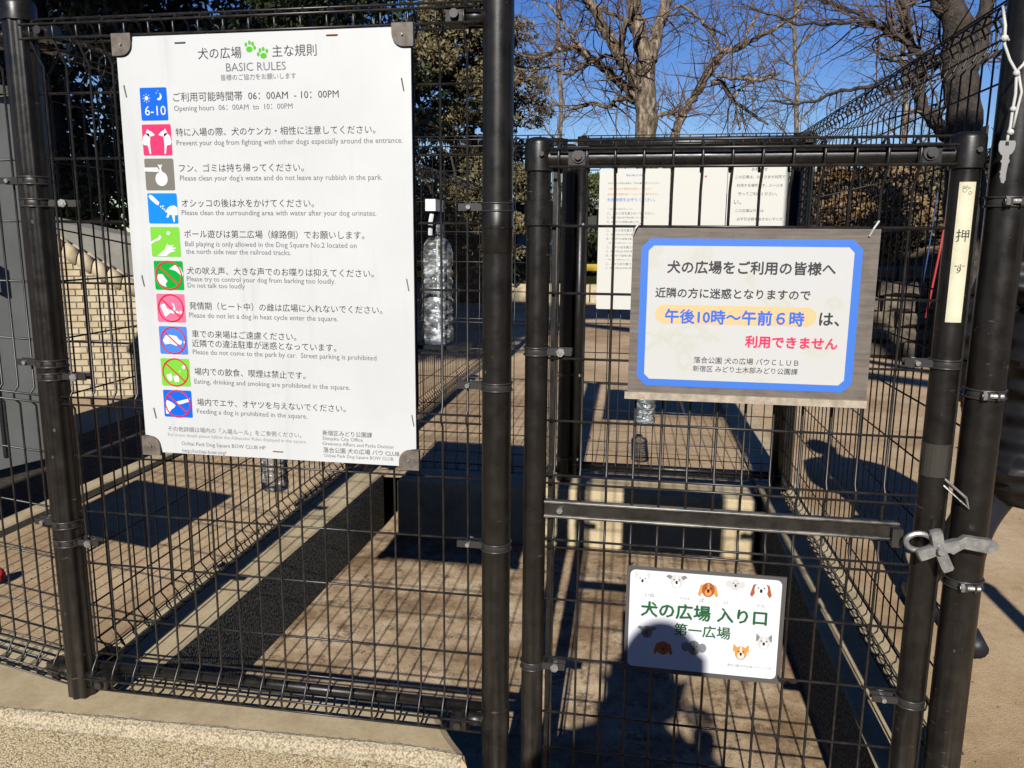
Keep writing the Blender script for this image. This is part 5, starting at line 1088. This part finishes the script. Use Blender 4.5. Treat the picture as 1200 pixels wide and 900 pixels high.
# ------------------------------------------------------------------ people
def skinned(name, nodes, edges, m, parent, sub=2):
    me = bpy.data.meshes.new(name); me.from_pydata([n_[0] for n_ in nodes], edges, []); me.materials.append(m)
    o = bpy.data.objects.new(name, me); C.objects.link(o)
    md = o.modifiers.new('skin', 'SKIN'); md.use_smooth_shade = True
    for i, n_ in enumerate(nodes):
        r = n_[1]; me.skin_vertices[0].data[i].radius = (r, r) if isinstance(r, (int, float)) else r
    me.skin_vertices[0].data[0].use_root = True
    sd_ = o.modifiers.new('sub', 'SUBSURF'); sd_.levels = sub; sd_.render_levels = sub
    me2 = bpy.data.meshes.new_from_object(o.evaluated_get(bpy.context.evaluated_depsgraph_get())); bpy.data.objects.remove(o)
    me2.materials.clear(); me2.materials.append(m); me2.name = name
    return link(name, me2, parent)
def head(parent, c, s=1.0, yaw=0.0, tilt=0.0):
    """shaped head: skull, jaw, nose, ears; faces +y before yaw"""
    b = MB(); N, Mm = 18, 14; v = []
    for j in range(Mm+1):
        ph = PI*j/Mm; zz = math.cos(ph)
        for i in range(N):
            th = 2*PI*i/N; x, y = math.sin(ph)*math.cos(th), math.sin(ph)*math.sin(th)
            wx = .076*(1-.22*max(0, -zz)); wy = .095*(1-.12*max(0, -zz)); z = zz*.115
            nose = .020*math.exp(-((x/.16)**2+((zz+.12)/.17)**2)) if y > 0 else 0
            brow = .004*math.exp(-((zz-.12)/.1)**2) if y > 0 else 0; eye = -.008*math.exp(-(((abs(x)-.38)/.16)**2+((zz-.02)/.1)**2)) if y > 0 else 0
            chin = .010*math.exp(-((x/.3)**2+((zz+.85)/.2)**2)) if y > 0 else 0; lip = .005*math.exp(-((x/.25)**2+((zz+.48)/.07)**2)) if y > 0 else 0
            v.append((x*wx*s, (y*wy+nose+brow+eye+chin+lip)*s, z*s))
    f = [(j*N+i, (j+1)*N+i, (j+1)*N+(i+1) % N, j*N+(i+1) % N) for j in range(Mm) for i in range(N)]
    b.add(v, f)
    for sx in (-1, 1): b.tube([(sx*.070*s, -.008*s, -.028*s), (sx*.083*s, -.014*s, -.005*s), (sx*.084*s, -.018*s, .018*s), (sx*.072*s, -.010*s, .026*s)], [.007*s, .010*s, .010*s, .006*s], 8)
    o = b.build('head', M['skin'], parent, True, loc=c); o.rotation_euler = (tilt, 0, yaw)
    b = MB(); v = []; N2, M2 = 20, 10
    for j in range(M2+1):
        ph = PI*.62*j/M2
        for i in range(N2):
            th = 2*PI*i/N2; x, y, z = math.sin(ph)*math.cos(th), math.sin(ph)*math.sin(th), math.cos(ph)
            lim = 1.0
            if y > .25 and z < .35: z = .35+.15*(1-y); y = y*.92
            v.append((x*.086*s, y*.106*s-.006*s, z*.126*s+.004*s))
    b.add(v, [(j*N2+i, (j+1)*N2+i, (j+1)*N2+(i+1) % N2, j*N2+(i+1) % N2) for j in range(M2) for i in range(N2)])
    h = b.build('hair', M['hair'], o, True)
    b = MB(); 
    for sx in (-1, 1): b.lathe([(.001, -.008*s), (.007*s, -.004*s), (.009*s, 0), (.007*s, .004*s), (.001, .008*s)], (sx*.029*s, .083*s, .004*s), 8)
    b.build('eyes', M['white_ink'], o)
    return o
def hand(parent, wrist, palm_dir, finger_dir, side_dir, s=1.0):
    """palm with five separate curled fingers and a thumb from the side of the palm"""
    Wp = Vector(wrist); pd = Vector(palm_dir).normalized(); fd = Vector(finger_dir).normalized(); sd_ = Vector(side_dir).normalized()
    nodes = [(tuple(Wp), .024*s), (tuple(Wp+pd*.035*s), (.034*s, .016*s)), (tuple(Wp+pd*.075*s), (.038*s, .015*s))]; edges = [(0, 1), (1, 2)]
    o = skinned('hand', nodes, edges, M['skin'], parent, 2)
    for k, (u, L) in enumerate(((-.030, .062), (-.010, .072), (.010, .068), (.029, .054))):
        p0 = Wp+pd*.070*s+sd_*u*s; p1 = p0+pd*L*.42*s+fd*.006*s; p2 = p1+(pd*.5+fd*.85).normalized()*L*.32*s; p3 = p2+(fd*.95-pd*.1).normalized()*L*.26*s
        skinned('finger', [(tuple(p0), .0095*s), (tuple(p1), .0088*s), (tuple(p2), .0080*s), (tuple(p3), .0068*s)], [(0, 1), (1, 2), (2, 3)], M['skin'], o, 1)
    t0 = Wp+pd*.022*s-sd_*.026*s; t1 = t0+(pd*.5-sd_*.7+fd*.35).normalized()*.034*s; t2 = t1+(pd*.7+fd*.5).normalized()*.028*s
    skinned('thumb', [(tuple(t0), .012*s), (tuple(t1), .0105*s), (tuple(t2), .0085*s)], [(0, 1), (1, 2)], M['skin'], o, 1)
    return o
# person who takes the picture: stands behind the camera, throws the shadow on the pen floor
ph = thing('person', 'person outside the gate holding up a phone, casting the shadow on the pen floor', 'person', (.10, -.42, 0))
nodes = [((0, 0, .88), (.19, .13)), ((0, 0, 1.04), (.19, .12)), ((-.02, .01, 1.18), (.19, .12)), ((-.02, .015, 1.27), (.14, .10)), ((-.02, .02, 1.34), (.085, .08)), ((-.005, .04, 1.39), (.06, .06)),
    ((-.235, .0, 1.25), .09), ((-.22, .06, 1.04), .070), ((-.14, .25, 1.13), .048), ((.155, .0, 1.215), .085), ((.19, .07, 1.02), .070), ((.12, .24, 1.12), .048),
    ((-.09, .0, .80), .115), ((-.10, .01, .48), .078), ((-.11, -.02, .10), .055), ((.09, .0, .80), .115), ((.10, .01, .48), .078), ((.11, -.02, .10), .055)]
ed = [(0, 1), (1, 2), (2, 3), (3, 4), (4, 5), (3, 6), (6, 7), (7, 8), (3, 9), (9, 10), (10, 11), (0, 12), (12, 13), (13, 14), (0, 15), (15, 16), (16, 17)]
skinned('body', nodes, ed, M['coat'], ph)
head(ph, (-.005, .06, 1.455), 1.02, 0, -.15)
skinned('long_hair', [((-.01, .02, 1.515), .085), ((-.045, .0, 1.45), .075), ((-.09, -.01, 1.37), .06), ((.04, .0, 1.46), .075), ((.045, -.01, 1.38), .06)], [(0, 1), (1, 2), (0, 3), (3, 4)], M['hair'], ph)
hand(ph, (-.125, .285, 1.185), (.1, .55, .8), (.8, .2, 0), (0, 0, 1)); hand(ph, (.135, .26, 1.15), (.05, .35, .9), (-.5, .4, 0), (1, 0, .1))
for sx in (-1, 1):
    b = MB(); b.tube([(sx*.11, -.08, .05), (sx*.11, .02, .05), (sx*.115, .12, .035), (sx*.118, .17, .03)], [.042, .048, .042, .026], 12); b.build('shoe', M['shoe'], ph, True)
fp = thing('phone', 'black phone held up in front of the photographer', 'phone', (.055, -.030, CZ))
b = MB(); b.box((-.075, 0, -.037), (.075, .008, .037)); b.build('phone_body', M['black'], fp)
b = MB(); b.box((-.07, -.0006, -.033), (.07, -.0001, .033)); b.build('screen', mat('dark_screen', (.01, .01, .012), .1), fp)

# person in a black quilted coat beside the tall post
pc = thing('person', 'person in a black quilted coat standing beyond the tall post at right', 'person', (1.22, 2.62, 0))
nodes = [((.03, 0, .78), (.20, .15)), ((.03, .0, .62), (.23, .17)), ((.03, 0, .46), (.235, .17)), ((.03, .0, .95), (.19, .14)), ((.02, .01, 1.12), (.21, .14)), ((.0, .02, 1.22), (.14, .10)), ((-.03, .05, 1.285), (.06, .06)), ((-.04, .07, 1.32), (.05, .05)),
    ((-.18, .02, 1.19), .075), ((-.22, .06, .98), .066), ((-.16, .20, .82), .052), ((.20, .02, 1.19), .075), ((.26, .04, .97), .066), ((.22, .20, .80), .052)]
ed = [(0, 1), (1, 2), (0, 3), (3, 4), (4, 5), (5, 6), (6, 7), (5, 8), (8, 9), (9, 10), (5, 11), (11, 12), (12, 13)]
skinned('coat', nodes, ed, M['coat'], pc)
skinned('legs', [((-.10, 0, .60), .07), ((-.165, .01, .40), .048), ((-.190, .02, .10), .038), ((-.17, .10, .40), .048), ((-.225, .24, .10), .038)], [(0, 1), (1, 2), (0, 3), (3, 4)], M['shoe'], pc)
head(pc, (-.045, .09, 1.40), .95, .1, .2)
hand(pc, (-.16, .22, .80), (.1, .7, -.5), (.8, .1, -.2), (0, .5, .8)); hand(pc, (.22, .22, .78), (-.1, .7, -.5), (-.8, .1, -.2), (0, .5, .8))
for sx, sy in ((-.172, -.01), (-.235, .22)):
    b = MB(); b.tube([(sx, sy-.11, .045), (sx, sy-.03, .05), (sx, sy+.08, .040), (sx, sy+.15, .03)], [.030, .038, .036, .022], 12); b.build('shoe', M['shoe'], pc, True)

pp = thing('path_post', 'slim black post by the path beyond the right edge', 'post', (1.355, 1.15, 0))
b = MB(); b.tube([(0, 0, 0), (0, 0, 1.12)], .033, 20); auto_smooth(b.build('pole', M['black'], pp), 60)
b = MB(); b.lathe([(.036, 1.10), (.036, 1.12), (.025, 1.135), (.002, 1.14)], n=20); auto_smooth(b.build('cap', M['black'], pp))
# small things
p = on_z(-4, 678, UG+.02)
b = MB(); b.lathe([(.003, -.026), (.014, -.022), (.022, -.012), (.026, 0), (.022, .012), (.014, .022), (.003, .026)], n=18); tag(b.build('toy_ball', M['red'], None, True, loc=(p.x, p.y, UG+.03)), 'small red toy ball on the ground at the left edge', 'ball')
lead = thing('dog_lead', 'red and blue dog lead hanging on the side fence', 'dog lead', (.637, 1.94, 0))
za, zb = at(1103, 225, 1.92).z, at(1088, 372, 1.92).z
b = MB(); b.tube([(0, -.02, za), (-.014, -.03, (za+zb)/2), (-.028, -.03, zb)], .0023, 6); b.build('red_strap', M['red'], lead)
b = MB(); b.tube([(-.02, -.001, za), (-.03, -.008, (za+zb)/2), (-.04, -.01, zb+.02)], .0016, 6); b.build('blue_strap', M['blue_cloth'], lead)
